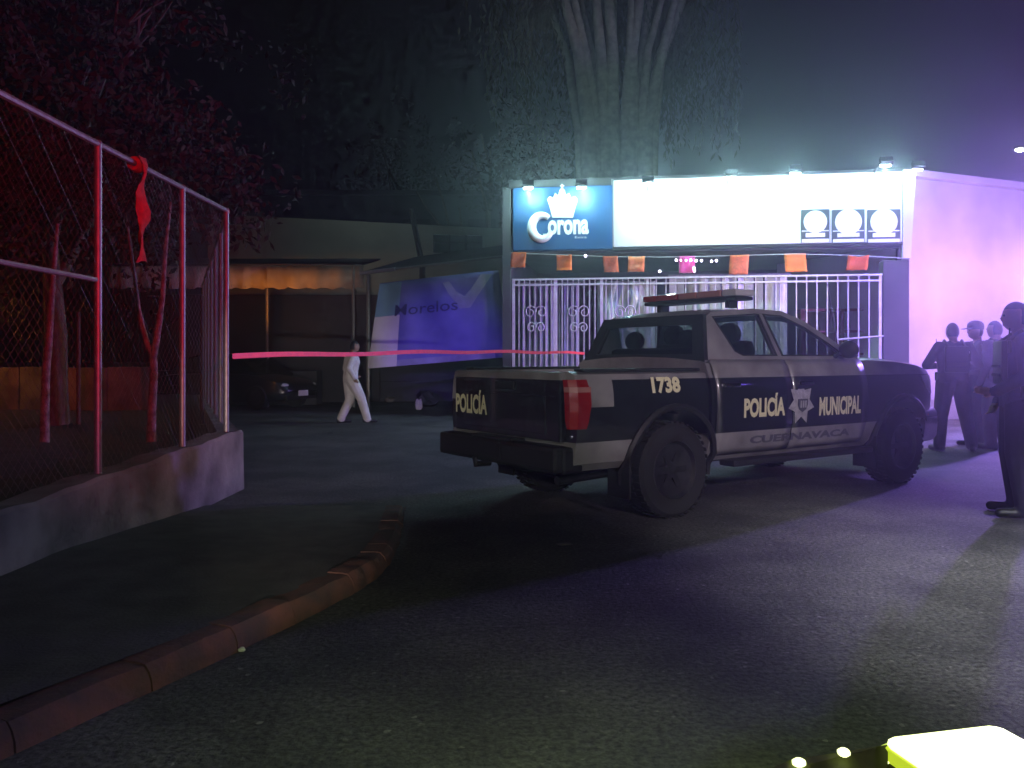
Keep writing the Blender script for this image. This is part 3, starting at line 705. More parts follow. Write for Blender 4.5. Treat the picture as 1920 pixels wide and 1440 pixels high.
MB().loft([[(xl, -.05, v0.z), (xr, -.05, v0.z), (xr, -.05, v0.z + .04), (xl, -.05, v0.z + .04)], [(xl, 2.9, v0.z + .5), (xr, 2.9, v0.z + .5), (xr, 2.9, v0.z + .54), (xl, 2.9, v0.z + .54)]]).build('canopy_roof', M['roof'], cp)
for px in (662, 500):
    p = at(px, 600, 22.0); MB().tube([(p.x - CX, .05, 0), (p.x - CX, .05, v0.z)], .045, 8).build('post', M['steel'], cp)
MB().box(((xl + xr) / 2, 2.7, 1.6), (xr - xl, .1, 3.2)).build('back_panel', M['dark_wall'], cp)
MB().rbox(((xl + xr) / 2 - .5, 1.4, .48), (xr - xl - 2, .7, .95), .02).build('counter', M['dark_wall'], cp)
spot('canopy_sodium_lamp', (-6.2, 20.3, 2.5), (-6.1, 22.0, 3.5), 70, (1.0, .30, .03), 105, .7, .08)

# sloping awning over the banner, pale front edge
aw = thing('sheet_awning', 'dark sheet metal awning with a pale edge above the banner', 'awning', (0, 0, 0))
A = at(676, 514, 20.2); B = at(958, 481, 18.4)
AB = [A, B, B + Vector((.9, 4.0, .9)), A + Vector((.9, 4.2, .9))]
vs = [tuple(p) for p in AB] + [tuple(p + Vector((0, 0, .05))) for p in AB]
MB().add(vs, [(0, 1, 2, 3), (7, 6, 5, 4), (0, 4, 5, 1), (1, 5, 6, 2), (2, 6, 7, 3), (3, 7, 4, 0)]).build('sheet', M['roof'], aw)
MB().tube([A + Vector((0, -.03, .02)), A.lerp(B, .25) + Vector((0, -.03, .02))], .045, 6).build('edge_tube', M['gate'], aw)
MB().tube([A.lerp(B, .25) + Vector((0, -.03, .02)), B + Vector((0, -.03, .02))], .03, 6).build('edge_tube', M['steel'], aw)
for t in (.02, .98):
    p = A.lerp(B, t); MB().tube([(p.x + .05, p.y + .4, 0), (p.x + .05, p.y + .4, p.z + .08)], .05, 8).build('post', M['steel'], aw)
sw = thing('side_house', 'dark single storey house front behind the blue banner', 'building', (-4.0, 25.0, 0), R(4))
MB().box((2.0, .1, 1.6), (4.6, .2, 3.2)).build('wall', M['dark_wall'], sw)
MB().box((2.0, -.08, .3), (4.65, .16, .6)).build('plinth', M['dark_wall'], sw)

# printed banner, hung tilted
bq = [at(712, 531, 19.4), at(934, 506, 18.2), at(958, 669, 18.1), at(690, 691, 19.4)]
bn = thing('banner', 'tilted blue printed banner with a white left strip hanging under the awning', 'banner', tuple(bq[3]))
def BQ(u, v, off=0.0):
    p = bq[3].lerp(bq[2], u).lerp(bq[0].lerp(bq[1], u), v); nrm = (bq[2] - bq[3]).cross(bq[0] - bq[3]).normalized()
    if nrm.y > 0: nrm = -nrm
    bulge = .05 * math.sin(math.pi * u) * math.sin(math.pi * v) + .012 * math.sin(u * 21 + v * 4)
    return tuple(p + nrm * (off + bulge) - bq[3])
def bpatch(name, u0, u1, v0_, v1_, off, m, n=14, wav=None):
    vs = []; fs = []
    for j in range(n + 1):
        for i in range(n + 1):
            u = u0 + (u1 - u0) * i / n; v = v0_ + (v1_ - v0_) * j / n
            if wav and j == 0: v += wav * math.sin(i * 1.3)
            vs.append(BQ(u, v, off))
    for j in range(n):
        for i in range(n): a = j * (n + 1) + i; fs.append((a, a + 1, a + n + 2, a + n + 1))
    me = bpy.data.meshes.new(name); me.from_pydata(vs, [], fs); o = finish(name, me, m, bn, smooth=60, fix=False); return o
M['bannerblue'] = mat('banner_blue_print', (.20, .20, .50), .7, color2=(.10, .10, .34), nscale=1.6)
M['bannersky'] = mat('banner_sky_print', (.22, .42, .58), .7, noise=.2, nscale=3)
M['bannerwhite'] = mat('banner_white_print', (.74, .72, .76), .7, noise=.15, nscale=3)
M['bannerink'] = mat('banner_dark_ink', (.025, .02, .12), .7)
M['bannerfig'] = mat('banner_pale_print', (.34, .36, .52), .7, noise=.3, nscale=4)
o = bpatch('banner_sheet', 0, 1, 0, 1, 0, M['bannerblue']); baked(o, [('SOLIDIFY', dict(thickness=.006, offset=-1))])
bpatch('white_strip', .0, .21, .0, .60, .006, M['bannerwhite']); bpatch('sky_strip', .0, .20, .60, .99, .006, M['bannersky'])
bpatch('lower_strip', .21, .9, .0, .07, .006, M['bannerfig'])
placed_text('lettering', text2d('Morelos', .50, .13, .004), lambda a, b: BQ(.17 + a, .585 + b, .03), M['bannerink'], bn)
fig = [(.66, .66), (.68, .60), (.76, .60), (.82, .72), (.95, .96), (.86, .97), (.78, .82), (.72, .74), (.66, .80), (.60, .93), (.55, .92), (.60, .78), (.64, .70)]
vs = [BQ(u, v, .004) for u, v in fig]; me = bpy.data.meshes.new('printed_figure'); me.from_pydata(vs, [], [tuple(range(len(vs)))]); finish('printed_figure', me, M['bannerfig'], bn, fix=False)

# ------------------------------------------------------------------ trees
def leaves(mb, c, r, n, size, droop=0.0, rnd=random, shell=.35):
    for _ in range(n):
        while True:
            p = Vector((rnd.uniform(-1, 1), rnd.uniform(-1, 1), rnd.uniform(-1, 1)))
            if shell < p.length < 1: break
        q = Vector((c[0] + p.x * r[0], c[1] + p.y * r[1], c[2] + p.z * r[2]))
        d = Vector((rnd.gauss(0, 1), rnd.gauss(0, 1), rnd.gauss(0, 1) - droop)).normalized(); e = d.orthogonal().normalized()
        e = (Matrix.Rotation(rnd.uniform(0, 6.28), 3, d) @ e); s = size * rnd.uniform(.6, 1.4)
        mb.add([q, q + d * s * .5 + e * s * .22, q + d * s, q + d * s * .5 - e * s * .22], [(0, 1, 2, 3)])
def branchy(mb, p, d, L, r, depth, tips, rnd, spread=.6, up=.15):
    pts = [p]; q = p.copy(); dd = d.copy(); n = 4; rad = [r]
    for i in range(n):
        dd = (dd + Vector((rnd.uniform(-1, 1), rnd.uniform(-1, 1), rnd.uniform(-.4, .6))) * .16).normalized(); q = q + dd * L / n; pts.append(q.copy()); rad.append(r * (1 - .45 * (i + 1) / n))
    mb.tube(pts, rad, 7 if depth > 1 else 5)
    if depth == 0: tips.append(q); return
    for k in range(3):
        nd = (dd + Vector((rnd.uniform(-1, 1), rnd.uniform(-1, 1), rnd.uniform(-.3, .8) + up)) * spread).normalized()
        branchy(mb, pts[-1 - (k % 2)], nd, L * .72, r * .5, depth - 1, tips, rnd, spread, up)

rnd = random.Random(3)
t1 = thing('yard_tree', 'broad dark leafy tree overhanging the fence, tinted red', 'tree', (-6.4, 11.6, .36))
mb = MB(); tips = []; branchy(mb, Vector((0, 0, -.05)), Vector((.05, 0, 1)), 2.7, .19, 3, tips, rnd, .75)
mb.build('trunk', M['bark'], t1, smooth=60)
mb = MB()
cl = [(Vector((-2.6, -.6, 4.3)), (2.0, 1.6, 1.7)), (Vector((-.6, -.9, 4.6)), (1.9, 1.7, 1.7)), (Vector((1.35, -.7, 3.9)), (1.45, 1.5, 1.5)), (Vector((1.9, -.5, 3.2)), (1.2, 1.2, .7)), (Vector((.4, .2, 6.6)), (2.6, 2.0, 1.5)), (Vector((-2.4, .2, 6.4)), (2.2, 2, 1.6)), (Vector((-3.6, 0, 3.0)), (1.8, 1.5, 1.4)), (Vector((-.2, -.4, 3.1)), (1.7, 1.3, .8))]
for c_, r_ in cl:
    for _ in range(64):
        p = Vector((rnd.gauss(0, .5), rnd.gauss(0, .5), rnd.gauss(0, .5)))
        q = (c_.x + p.x * r_[0], c_.y + p.y * r_[1], c_.z + p.z * r_[2]); leaves(mb, q, (.42, .42, .36), 38, .125, .5, rnd, 0)
for p in tips: leaves(mb, p, (.5, .5, .4), 40, .11, .5, rnd, 0)
mb.build('crown', M['leaf'], t1)

sap = thing('forked_sapling', 'bare sapling trunk forking into a Y, lit red behind the fence', 'tree', at(284, 826, 9.4))
b0 = at(284, 826, 9.4); P = lambda px, py, d=9.4: at(px, py, d) - b0
MB().tube([P(284, 850), P(284, 800), P(286, 745), P(289, 700), P(287, 665)], [.062, .052, .047, .045, .043], 9).build('trunk', M['limed'], sap, smooth=60)
MB().tube([P(287, 672), P(293, 640), P(299, 600), P(305, 556), P(310, 470), P(320, 380, 9.9)], [.042, .040, .036, .03, .024, .016], 8).build('branch', M['limed'], sap, smooth=60)
MB().tube([P(287, 668), P(276, 645), P(268, 615), P(260, 580), P(250, 500), P(236, 400, 9.7)], [.036, .034, .03, .026, .02, .014], 8).build('branch', M['limed'], sap, smooth=60)
mb = MB()
for q in (P(320, 380, 9.9), P(236, 400, 9.7), P(280, 330, 9.8), P(350, 330, 9.8)):
    for _ in range(12): leaves(mb, q + Vector((rnd.gauss(0, .4), rnd.gauss(0, .3), rnd.gauss(.25, .3))), (.28, .28, .25), 26, .09, .6, rnd, 0)
mb.build('crown', M['leaf'], sap)
sap2 = thing('thin_sapling', 'thin leaning sapling trunk nearest the left edge behind the fence', 'tree', at(84, 826, 9.6))
b0 = at(84, 826, 9.6)
MB().tube([P(84, 850, 9.6), P(84, 780, 9.6), P(86, 700, 9.6), P(92, 640, 9.6), P(97, 560, 9.6), P(108, 420, 9.8)], [.06, .05, .046, .04, .034, .02], 8).build('trunk', M['limed'], sap2, smooth=60)
mb = MB()
for _ in range(26): leaves(mb, P(108, 400, 9.8) + Vector((rnd.gauss(0, .5), rnd.gauss(0, .4), rnd.gauss(.3, .45))), (.3, .3, .28), 26, .09, .6, rnd, 0)
mb.build('crown', M['leaf'], sap2)
for nm, lab, px, yb, yt, d in (('yard_stake', 'short grey stake just left of the tall fence post', 147, 800, 585, 11.5), ('yard_stake', 'faint grey stake between the two right fence posts', 379, 790, 555, 11.8)):
    q = at(px, yb, d); o = MB().tube([(0, 0, -.3), (0, 0, at(px, yt, d).z - q.z)], [.03, .026], 7).build(nm, M['bark']); o.location = q; tag(o, lab, 'stake')

# big many-stemmed tree behind the shop
bt = thing('fluted_tree', 'huge many stemmed tree rising behind the shop, lit from below', 'tree', at(1158, 672, 24.5))
bt.location.z = 0
mb = MB(); tips = []
for k in range(13):
    t = (k - 6) / 6.0; x0 = t * .95; y0 = .35 * math.cos(k * 2.1); r0 = .24 + .06 * math.sin(k * 1.7)
    pts = [(x0 * .9, y0, 0), (x0 * .95, y0, 3.5), (x0 * 1.0, y0, 6.3), (x0 * 1.12 + .04 * math.sin(k), y0, 8.2), (x0 * 1.5 + .1 * math.sin(k * 3), y0 * 1.4, 10.3), (x0 * 2.4, y0 * 2, 12.8), (x0 * 3.6, y0 * 3, 15.5)]
    mb.tube(pts, [r0 * 1.15, r0 * 1.05, r0, r0 * .85, r0 * .6, r0 * .35, r0 * .15], 9)
mb.build('trunk', M['barkpale'], bt, smooth=60)
mb = MB()
CLP = [(rnd.gauss(0, 1.5), rnd.uniform(.5, 3.0)) for _ in range(26)] + [(rnd.uniform(-3.4, -1.9), rnd.uniform(-1, 1)) for _ in range(4)]
for _ in range(400):          # hanging strands of foliage in uneven clumps
    q_ = rnd.choice(CLP); x = q_[0] + rnd.gauss(0, .34); y = q_[1] + rnd.gauss(0, .34); rr_ = math.hypot(x, y / .7)
    top = 16.0 - rr_ * .55 + rnd.uniform(-1, .8); low = max(7.0 + 2.2 * math.sin(q_[0] * 5.3) + rnd.uniform(0, 2.8), 11.6 - rr_ * .9 + rnd.uniform(-1.2, 2.2))
    if abs(x) < 1.4 and y < .3: low = max(low, 8.6 + rnd.uniform(0, 2.2))
    z = top
    while z > low:
        for _k in range(2):
            q = Vector((x + rnd.gauss(0, .09), y + rnd.gauss(0, .09), z + rnd.uniform(-.1, .1))); d = Vector((rnd.gauss(0, .35), rnd.gauss(0, .35), -1)).normalized(); e = d.orthogonal().normalized()
            e = Matrix.Rotation(rnd.uniform(0, 6.28), 3, d) @ e; s = rnd.uniform(.18, .36)
            mb.add([q, q + d * s * .5 + e * s * .13, q + d * s, q + d * s * .5 - e * s * .13], [(0, 1, 2, 3)])
        z -= rnd.uniform(.12, .24)
mb.build('crown', M['leafpale'], bt)
# darker trees further left
for lab, px, d, zc, r_, cnt in (('dark rounded tree above the tall dark building', 760, 38, 9.2, (4.2, 2.5, 2.6), 70), ('dim bushy tree just left of the many stemmed tree', 985, 30, 8.4, (2.2, 1.8, 2.0), 60)):
    b_ = at(px, 672, d); t_ = thing('background_tree', lab, 'tree', (b_.x, d, 0)); mb = MB(); tips = []
    branchy(mb, Vector((0, 0, -.1)), Vector((0, 0, 1)), zc * .55, .28, 2, tips, rnd, .6); mb.build('trunk', M['bark'], t_, smooth=60)
    mb = MB()
    for _ in range(cnt):
        p = Vector((rnd.gauss(0, .5), rnd.gauss(0, .5), rnd.gauss(0, .5))); leaves(mb, (p.x * r_[0], p.y * r_[1], zc + p.z * r_[2]), (.7, .7, .55), 34, .22, .4, rnd, 0)
    mb.build('crown', M['leaf'], t_)

# street lamp far right
sl = thing('street_lamp', 'distant street lamp shining at the right edge above the house', 'street lamp', (at(1914, 672, 38).x + .9, 38, 0))
h = at(1912, 279, 38).z
MB().tube([(0, 0, 0), (0, 0, h - .6), (-.25, 0, h), (-.75, 0, h + .06)], [.1, .07, .05, .04], 8).build('pole', M['steel'], sl, smooth=40)
MB().rbox((-.95, 0, h + .05), (.5, .24, .12), .03).build('lamp_head', M['black'], sl); MB().ball((-.95, 0, h - .04), (.20, .14, .10), 10, 6).build('lit_lens', M['streetbulb'], sl)

# ------------------------------------------------------------------ tape
ta = at(436, 668, 8.12); tb = at(1096, 662, 17.75); rs = []; N = 40
for i in range(N + 1):
    t = i / N; p = ta.lerp(tb, t); p.z += .035 * math.sin(math.pi * t) + .010 * math.sin(t * 23)
    tw = .35 * math.sin(t * 9) ; hh = .027
    rs.append([(p.x - hh * math.sin(tw) * .5, p.y - hh * math.sin(tw), p.z - hh * math.cos(tw)), (p.x + hh * math.sin(tw) * .5, p.y + hh * math.sin(tw), p.z + hh * math.cos(tw)), (p.x + hh * math.sin(tw) * .5, p.y + hh * math.sin(tw) + .003, p.z + hh * math.cos(tw)), (p.x - hh * math.sin(tw) * .5, p.y - hh * math.sin(tw) + .003, p.z - hh * math.cos(tw))])
tp = MB().loft(rs).build('barrier_tape', M['tape']); tag(tp, 'red barrier tape stretched from the fence corner post to the gate', 'tape')

# ================================================================== PATROL PICKUP
TX, TY, TYAW = .81, 7.49, R(34.3)
tr = thing('patrol_pickup', 'white and black double cab police pickup with roof light bar', 'pickup truck', (TX, TY, 0), TYAW)
tcs, tsn = math.cos(TYAW), math.sin(TYAW)
def ray_local(px, py):
    dx, dy, dz = (px - 960) / FOC, 1.0, (HOR - py) / FOC
    return Vector((tcs * (0 - TX) + tsn * (0 - TY), -tsn * (0 - TX) + tcs * (0 - TY), CAM_H)), Vector((tcs * dx + tsn * dy, -tsn * dx + tcs * dy, dz))
def on_side(px, py, yp=-.925):
    o, d = ray_local(px, py); t = (yp - o.y) / d.y; p = o + d * t; return p.x, p.z
def on_tail(px, py, xp=-1.0):
    o, d = ray_local(px, py); t = (xp - o.x) / d.x; p = o + d * t; return p.y, p.z
WB = 3.32; WR = .39; TAILX = -1.04
PROF = [(.42, .80), (.50, .875), (.70, .915), (.92, .925), (1.06, .915), (1.14, .895), (1.22, .87), (1.30, .82)]
def hw(z):
    if z <= PROF[0][0]: return PROF[0][1]
    for (a, b), (c, d) in zip(PROF, PROF[1:]):
        if z <= c: return b + (d - b) * (z - a) / (c - a)
    return PROF[-1][1]
def interp(x, T):
    if x <= T[0][0]: return T[0][1]
    for (a, b), (c, d) in zip(T, T[1:]):
        if x <= c: return b + (d - b) * (x - a) / (c - a)
    return T[-1][1]
WSC = [(3.45, 1), (3.7, .985), (3.9, .95), (4.05, .88), (4.16, .77), (4.22, .62)]
TOP = [(.4, 1.28), (2.45, 1.29), (2.8, 1.305), (3.3, 1.29), (3.7, 1.245), (3.95, 1.19), (4.08, 1.10), (4.17, .98), (4.22, .85)]
def side(x, z): return hw(z) * interp(x, WSC)
def ring(x, top, bot=.42, crown=.035):
    s = interp(x, WSC); zs = [bot, bot + .06, .60, .72, .84, .95, 1.04, 1.10]
    zs = [min(z, top - .05) for z in zs]; pts = [(0.0, bot)]
    pts += [(hw(z) * s, z) for z in zs]
    pts += [((hw(top - .04) - .01) * s, top - .022), ((hw(top) - .06) * s, top - .002), (.4 * s, top + crown * .75), (0, top + crown)]
    return [(x, y, z) for y, z in pts] + [(x, -y, z) for y, z in reversed(pts[1:-1])]
PAINT = MATS['patrol_paint']
xs = [.43, .45, .8, 1.2, 1.6, 2.0, 2.4, 2.6, 2.8, 3.05, 3.3, 3.5, 3.7, 3.85, 3.95, 4.02, 4.08, 4.13, 4.17, 4.20, 4.22]
body = MB().loft([ring(x, interp(x, TOP)) for x in xs]).build('front_body', PAINT, tr, smooth=38)
def cyl_cut(x, y, r=.475):
    return MB().tube([(x, y - .33, WR + .02), (x, y + .33, WR + .02)], r, 36).build('cutter', M['black'], tr)
cut(body, [cyl_cut(WB, .82), cyl_cut(WB, -.82)])
for p in body.data.polygons: p.use_smooth = True
body.data.set_sharp_from_angle(angle=R(38))
bed = MB().loft([ring(x, 1.20, .44, 0.0) for x in (TAILX + .02, TAILX + .03, -.6, -.2, .2, .38, .395)]).build('cargo_bed', PAINT, tr, smooth=38)
inner = MB().box((-.32, 0, 1.25), (1.30, 1.50, .84)).build('cutter', M['black'], tr)
cut(bed, [inner, cyl_cut(0, .82), cyl_cut(0, -.82)])
for p in bed.data.polygons: p.use_smooth = True
bed.data.set_sharp_from_angle(angle=R(30))
for sg in (1, -1):
    MB().rbox((-.28, sg * .80, 1.208), (1.26, .13, .025), .01).build('bed_rail_cap', M['black'], tr)
# tailgate with pressed panel and handle
tg = MB().rbox((TAILX + .0, 0, .925), (.07, 1.56, .54), .02).build('tailgate', PAINT, tr)
MB().rbox((TAILX - .034, 0, .86), (.02, 1.2, .30), .008).build('pressing', PAINT, tg)
MB().rbox((TAILX - .045, -.05, 1.08), (.03, .28, .07), .012).build('handle', M['black'], tg)
a = on_tail(845, 770, TAILX - .047); b = on_tail(902, 738, TAILX - .047)
placed_text('lettering', text2d('POLICÍA', abs(a[0] - b[0]), b[1] - a[1] + .035, .04), lambda u, v: (TAILX - .047, min(a[0], .745) - u, a[1] - .005 + v), M['letter'], tg)
# tail lamps
for sg in (1, -1):
    rs = []
    for z, dx, w0_ in ((.77, .05, .02), (.82, .06, .045), (.95, .075, .055), (1.04, .075, .058), (1.14, .06, .05)):
        w = w0_ if sg < 0 else -.012; y1 = side(0, z) * sg; rs.append([(TAILX - .035, y1 - sg * (w + .03), z), (TAILX - .03, y1 - sg * .03, z), (TAILX + .02, y1 + sg * .012, z), (TAILX + .02 + dx * 1.7, y1 + sg * .010, z), (TAILX + .02 + dx * 1.7, y1 - sg * .06, z), (TAILX + .02, y1 - sg * (w + .03), z)])
    if sg > 0: rs = [[(x + .06, y - .008, z) for x, y, z in r_] for r_ in rs]
    tl = MB().loft(rs).build('tail_lamp', M['redlens'], tr, smooth=35)
    top_ = [[(x - .002, y + sg * .003, z_) for x, y, _ in rs[3]] for z_ in (1.045, 1.085)]; MB().loft(top_).build('reversing_lens', M['pinklens'], tl)
# rear bumper
rbp = MB().rbox((TAILX - .075, 0, .54), (.17, 1.72, .20), .035).build('rear_bumper', M['black'], tr)
MB().rbox((TAILX - .085, 0, .650), (.14, .60, .024), .008).build('step_pad', M['rim'], rbp)
for sg in (1, -1): MB().rbox((TAILX + .02, sg * .80, .53), (.20, .14, .20), .03).build('bumper_corner', M['black'], rbp)
MB().rbox((TAILX - .163, .0, .55), (.012, .32, .13), .004).build('plate_recess', M['black'], rbp)
MB().ball((TAILX - .02, -.90, .715), (.016, .016, .016), 8, 6).build('chrome_stud', M['chrome'], rbp)
MB().tube([(TAILX - .16, 0, .44), (TAILX - .30, 0, .44), (TAILX - .31, 0, .50)], [.025, .025, .02], 8).build('tow_hitch', M['rim'], rbp)

# greenhouse
def gy(z): return .805 - (z - 1.28) * .37
for sg in (1, -1):
    fn = lambda a, b, t, sg=sg: (a, sg * (gy(b) - t), b)
    outer = [(.47, 1.27), (.55, 1.52), (.62, 1.66), (.72, 1.715), (1.3, 1.765), (1.72, 1.755), (2.02, 1.665), (2.35, 1.50), (2.74, 1.285)]
    h1 = [(.99, 1.335), (.90, 1.37), (.74, 1.665), (1.30, 1.705), (1.36, 1.70), (1.44, 1.335)]
    h2 = [(1.54, 1.335), (1.45, 1.705), (1.70, 1.70), (1.98, 1.605), (2.28, 1.455), (2.47, 1.335)]
    sf = holed('side_frame', outer, [h1, h2], fn, .05, PAINT, tr)
    for hh in (h1, h2): pane('side_window', hh, lambda a, b, t, sg=sg: (a, sg * (gy(b) - .018 - t), b), .005, MATS['car_glass'], tr)
    # black window surround
    for hh in (h1, h2):
        cxm = sum(p[0] for p in hh) / len(hh); czm = sum(p[1] for p in hh) / len(hh)
        o2 = [(cxm + (p[0] - cxm) * 1.06, czm + (p[1] - czm) * 1.07) for p in hh]
        holed('window_seal', o2, [hh], lambda a, b, t, sg=sg: (a, sg * (gy(b) + .004 - t), b), .02, M['black'], sf)
rs = []
for x, zt, half in ((.60, 1.655, .60), (.64, 1.70, .645), (.72, 1.735, .655), (1.0, 1.765, .65), (1.35, 1.785, .645), (1.70, 1.775, .64), (1.86, 1.74, .635), (1.90, 1.715, .62)):
    ys = [-1, -.94, -.8, -.45, 0, .45, .8, .94, 1]; top = [(x, half * y, zt - .045 * abs(y) ** 5 - .01 * y * y) for y in ys]; rs.append(top + [(x, p[1] * .98, p[2] - .03) for p in reversed(top)])
MB().loft(rs).build('roof', PAINT, tr, smooth=50)
rx = lambda b: .47 + (b - 1.27) * .33
rearhole = [(-.65, 1.34), (.65, 1.34), (.57, 1.60), (-.57, 1.60)]
holed('rear_frame', [(-.82, 1.20), (.82, 1.20), (.80, 1.30), (.66, 1.69), (-.66, 1.69), (-.80, 1.30)], [rearhole], lambda a, b, t: (rx(b) - .012 + t, a, b), .05, M['black'], tr)
pane('rear_window', rearhole, lambda a, b, t: (rx(b) + .01 + t, a, b), .005, MATS['car_glass'], tr)
wx = lambda b: 1.86 + (1.725 - b) / (1.725 - 1.285) * .87
pane('windscreen', [(-.76, 1.29), (.76, 1.29), (.60, 1.72), (-.60, 1.72)], lambda a, b, t: (wx(b) - .01 - t, a, b), .006, MATS['car_glass'], tr)
# doors
for sg in (1, -1):
    for (x0, x1, nm) in ((.475, 1.475, 0), (1.49, 2.66, 1)):
        vs = []; fs = []; NX_, NZ_ = 10, 14
        for j in range(NZ_ + 1):
            z = .475 + (1.285 - .475) * j / NZ_
            for i in range(NX_ + 1):
                u = i / NX_; x = x0 + (x1 - x0) * u
                if nm == 1 and i == NX_: x = x1 - .05 * max(0, (.8 - z) / .4)
                vs.append((x, sg * (side(x, z) + .009), z))
        for j in range(NZ_):
            for i in range(NX_): k = j * (NX_ + 1) + i; fs.append((k, k + 1, k + NX_ + 2, k + NX_ + 1))
        me = bpy.data.meshes.new('door'); me.from_pydata(vs, [], fs); dr = finish('door', me, PAINT, tr, smooth=40, fix=False)
        baked(dr, [('SOLIDIFY', dict(thickness=.012, offset=1 if sg < 0 else -1))])
        xh = x0 + .12; MB().rbox((xh + .06, sg * (side(xh, 1.06) + .03), 1.075), (.20, .035, .045), .012).build('handle', M['chrome'], dr)
    MB().tube([(2.32, sg * .80, 1.32), (2.29, sg * .92, 1.37)], .02, 6).build('mirror_arm', M['black'], tr)
    MB().ball((2.28, sg * .98, 1.385), (.06, .105, .085), 14, 9).build('wing_mirror', M['black'], tr, smooth=60)
# side lettering, laid on the door skin
def decal(name, word, x0, x1, z0, z1, m, bold=.045):
    return placed_text(name, text2d(word, x1 - x0, z1 - z0, bold), lambda u, v: (x0 + u, -(side(x0 + u, z0 + v) + .026), z0 + v), m, tr)
DY = -.945
a = on_side(1395, 784, DY); b = on_side(1472, 742, DY); decal('lettering', 'POLICÍA', a[0], b[0], a[1], b[1] + .03, M['letter'])
a = on_side(1536, 780, DY); b = on_side(1614, 741, DY); decal('lettering', 'MUNICIPAL', a[0], b[0], a[1], b[1], M['letter'], .04)
a = on_side(1411, 833, DY); b = on_side(1598, 803, DY); decal('lettering', 'CUERNAVACA', a[0], b[0], a[1], b[1], M['letter_dim'])
a = on_side(1224, 738, DY); b = on_side(1277, 706, DY); decal('fleet_number', '1738', a[0], b[0], a[1], b[1], M['letter'], .05)
a = on_side(1503, 755, DY); r7 = (on_side(1503, 714, DY)[1] - on_side(1503, 796, DY)[1]) / 2
vs = [(a[0], a[1])]; nv = 14
for k in range(nv):
    rr_ = r7 * (1.04 if k % 2 == 0 else .64); an = math.pi / 2 + 2 * math.pi * k / nv; vs.append((a[0] + rr_ * math.cos(an) * .92, a[1] + rr_ * math.sin(an)))
me = bpy.data.meshes.new('star'); me.from_pydata([(x, -(side(x, z) + .022 + (.012 if i == 0 else 0.0)), z) for i, (x, z) in enumerate(vs)], [], [(0, i, i % nv + 1) for i in range(1, nv + 1)])
star = finish('star_badge', me, M['silver'], tr, fix=False)
sh = [(-.30, .16), (.30, .16), (.32, -.06), (.22, -.26), (0, -.38), (-.22, -.26), (-.32, -.06)]
pane('shield', [(a[0] + u * r7 * 1.1, a[1] + v * r7 * 1.1) for u, v in sh], lambda x, z, t: (x, -(side(x, z) + .034 + t), z), .006, M['letter_dim'], star)
for du in (-.17, .0, .17): pane('shield_bar', [(a[0] + (du - .05) * r7, a[1] - .22 * r7), (a[0] + (du + .05) * r7, a[1] - .22 * r7), (a[0] + (du + .05) * r7, a[1] + .1 * r7), (a[0] + (du - .05) * r7, a[1] + .1 * r7)], lambda x, z, t: (x, -(side(x, z) + .042 + t), z), .003, M['silver'], star)
# running boards, arch lips, mud flaps
for sg in (1, -1):
    MB().rbox((1.66, sg * .90, .40), (2.05, .17, .055), .02).build('running_board', M['black'], tr)
    for xw in (0, WB):
        pts = []
        for i in range(19):
            an = R(-12 + i * 204 / 18); x = xw + .50 * math.cos(an); z = WR + .02 + .50 * math.sin(an); pts.append((x, sg * (side(x, max(.42, z)) + .012), z))
        MB().tube(pts, .03, 6).build('arch_lip', M['black'], tr, smooth=50)
        MB().rbox((xw - .50, sg * .80, .36), (.02, .26, .32), .006).build('mud_flap', M['rubber'], tr)
# wheels
def wheel_meshes():
    w = .13
    t = MB().lathe([(.235, -w * .9), (.30, -w), (.355, -w * .97), (.383, -w * .78), (.39, -w * .5), (.39, w * .5), (.383, w * .78), (.355, w * .97), (.30, w), (.235, w * .9)], 40, 'Y')
    for k in range(40):
        an = 2 * math.pi * k / 40
        for yy in (-.085, .0, .085): t.box((.391 * math.cos(an + yy), yy, .391 * math.sin(an + yy)), (.012, .06, .030), Matrix.Rotation(-(an + yy), 3, 'Y'))
    r = MB().lathe([(.05, -.06), (.235, -.10), (.245, -w * .93), (.235, -w * .95), (.215, -w * .75), (.19, -w * .42), (.05, -w * .42), (.0, -w * .42)], 32, 'Y', closed=False)
    r.lathe([(.0, -.085), (.06, -.085), (.07, -.075), (.07, -.03), (0, -.03)], 16, 'Y', closed=False)
    r.lathe([(.06, .10), (.22, .10), (.235, .09)], 24, 'Y', closed=False)
    for k in range(6):
        an = 2 * math.pi * k / 6; r.box((.135 * math.cos(an), -.068, .135 * math.sin(an)), (.19, .035, .055), Matrix.Rotation(-an, 3, 'Y'))
    return t, r
tm, rm = wheel_meshes(); w0 = None
for xw in (0, WB):
    for sg in (-1, 1):
        if w0 is None:
            w0 = rm.build('wheel', M['rim'], tr, smooth=35); ty = tm.build('tyre', M['rubber'], w0, smooth=35); w0.location = (xw, sg * .80, WR)
        else:
            c_ = share(w0, tr, (xw, sg * .80, WR), (0, 0, 0 if sg < 0 else math.pi)); share(ty, c_)
# underbody, axle and spare wheel
MB().rbox((1.5, 0, .40), (4.7, .9, .12), .03).build('chassis', M['black'], tr)
MB().tube([(0, -.75, WR), (0, -.2, WR), (0, -.12, WR), (0, .12, WR), (0, .2, WR), (0, .75, WR)], [.045, .05, .14, .14, .05, .045], 12).build('rear_axle', M['black'], tr, smooth=40)
MB().lathe([(.0, -.10), (.36, -.10), (.385, -.05), (.385, .05), (.36, .10), (0, .10)], 28, 'Z', (-.50, -.05, .50), closed=False).build('spare_wheel', M['rubber'], tr, smooth=40)
MB().tube([(-.35, -.55, .36), (-.95, -.58, .34)], .035, 10).build('exhaust_pipe', M['rim'], tr, smooth=40)
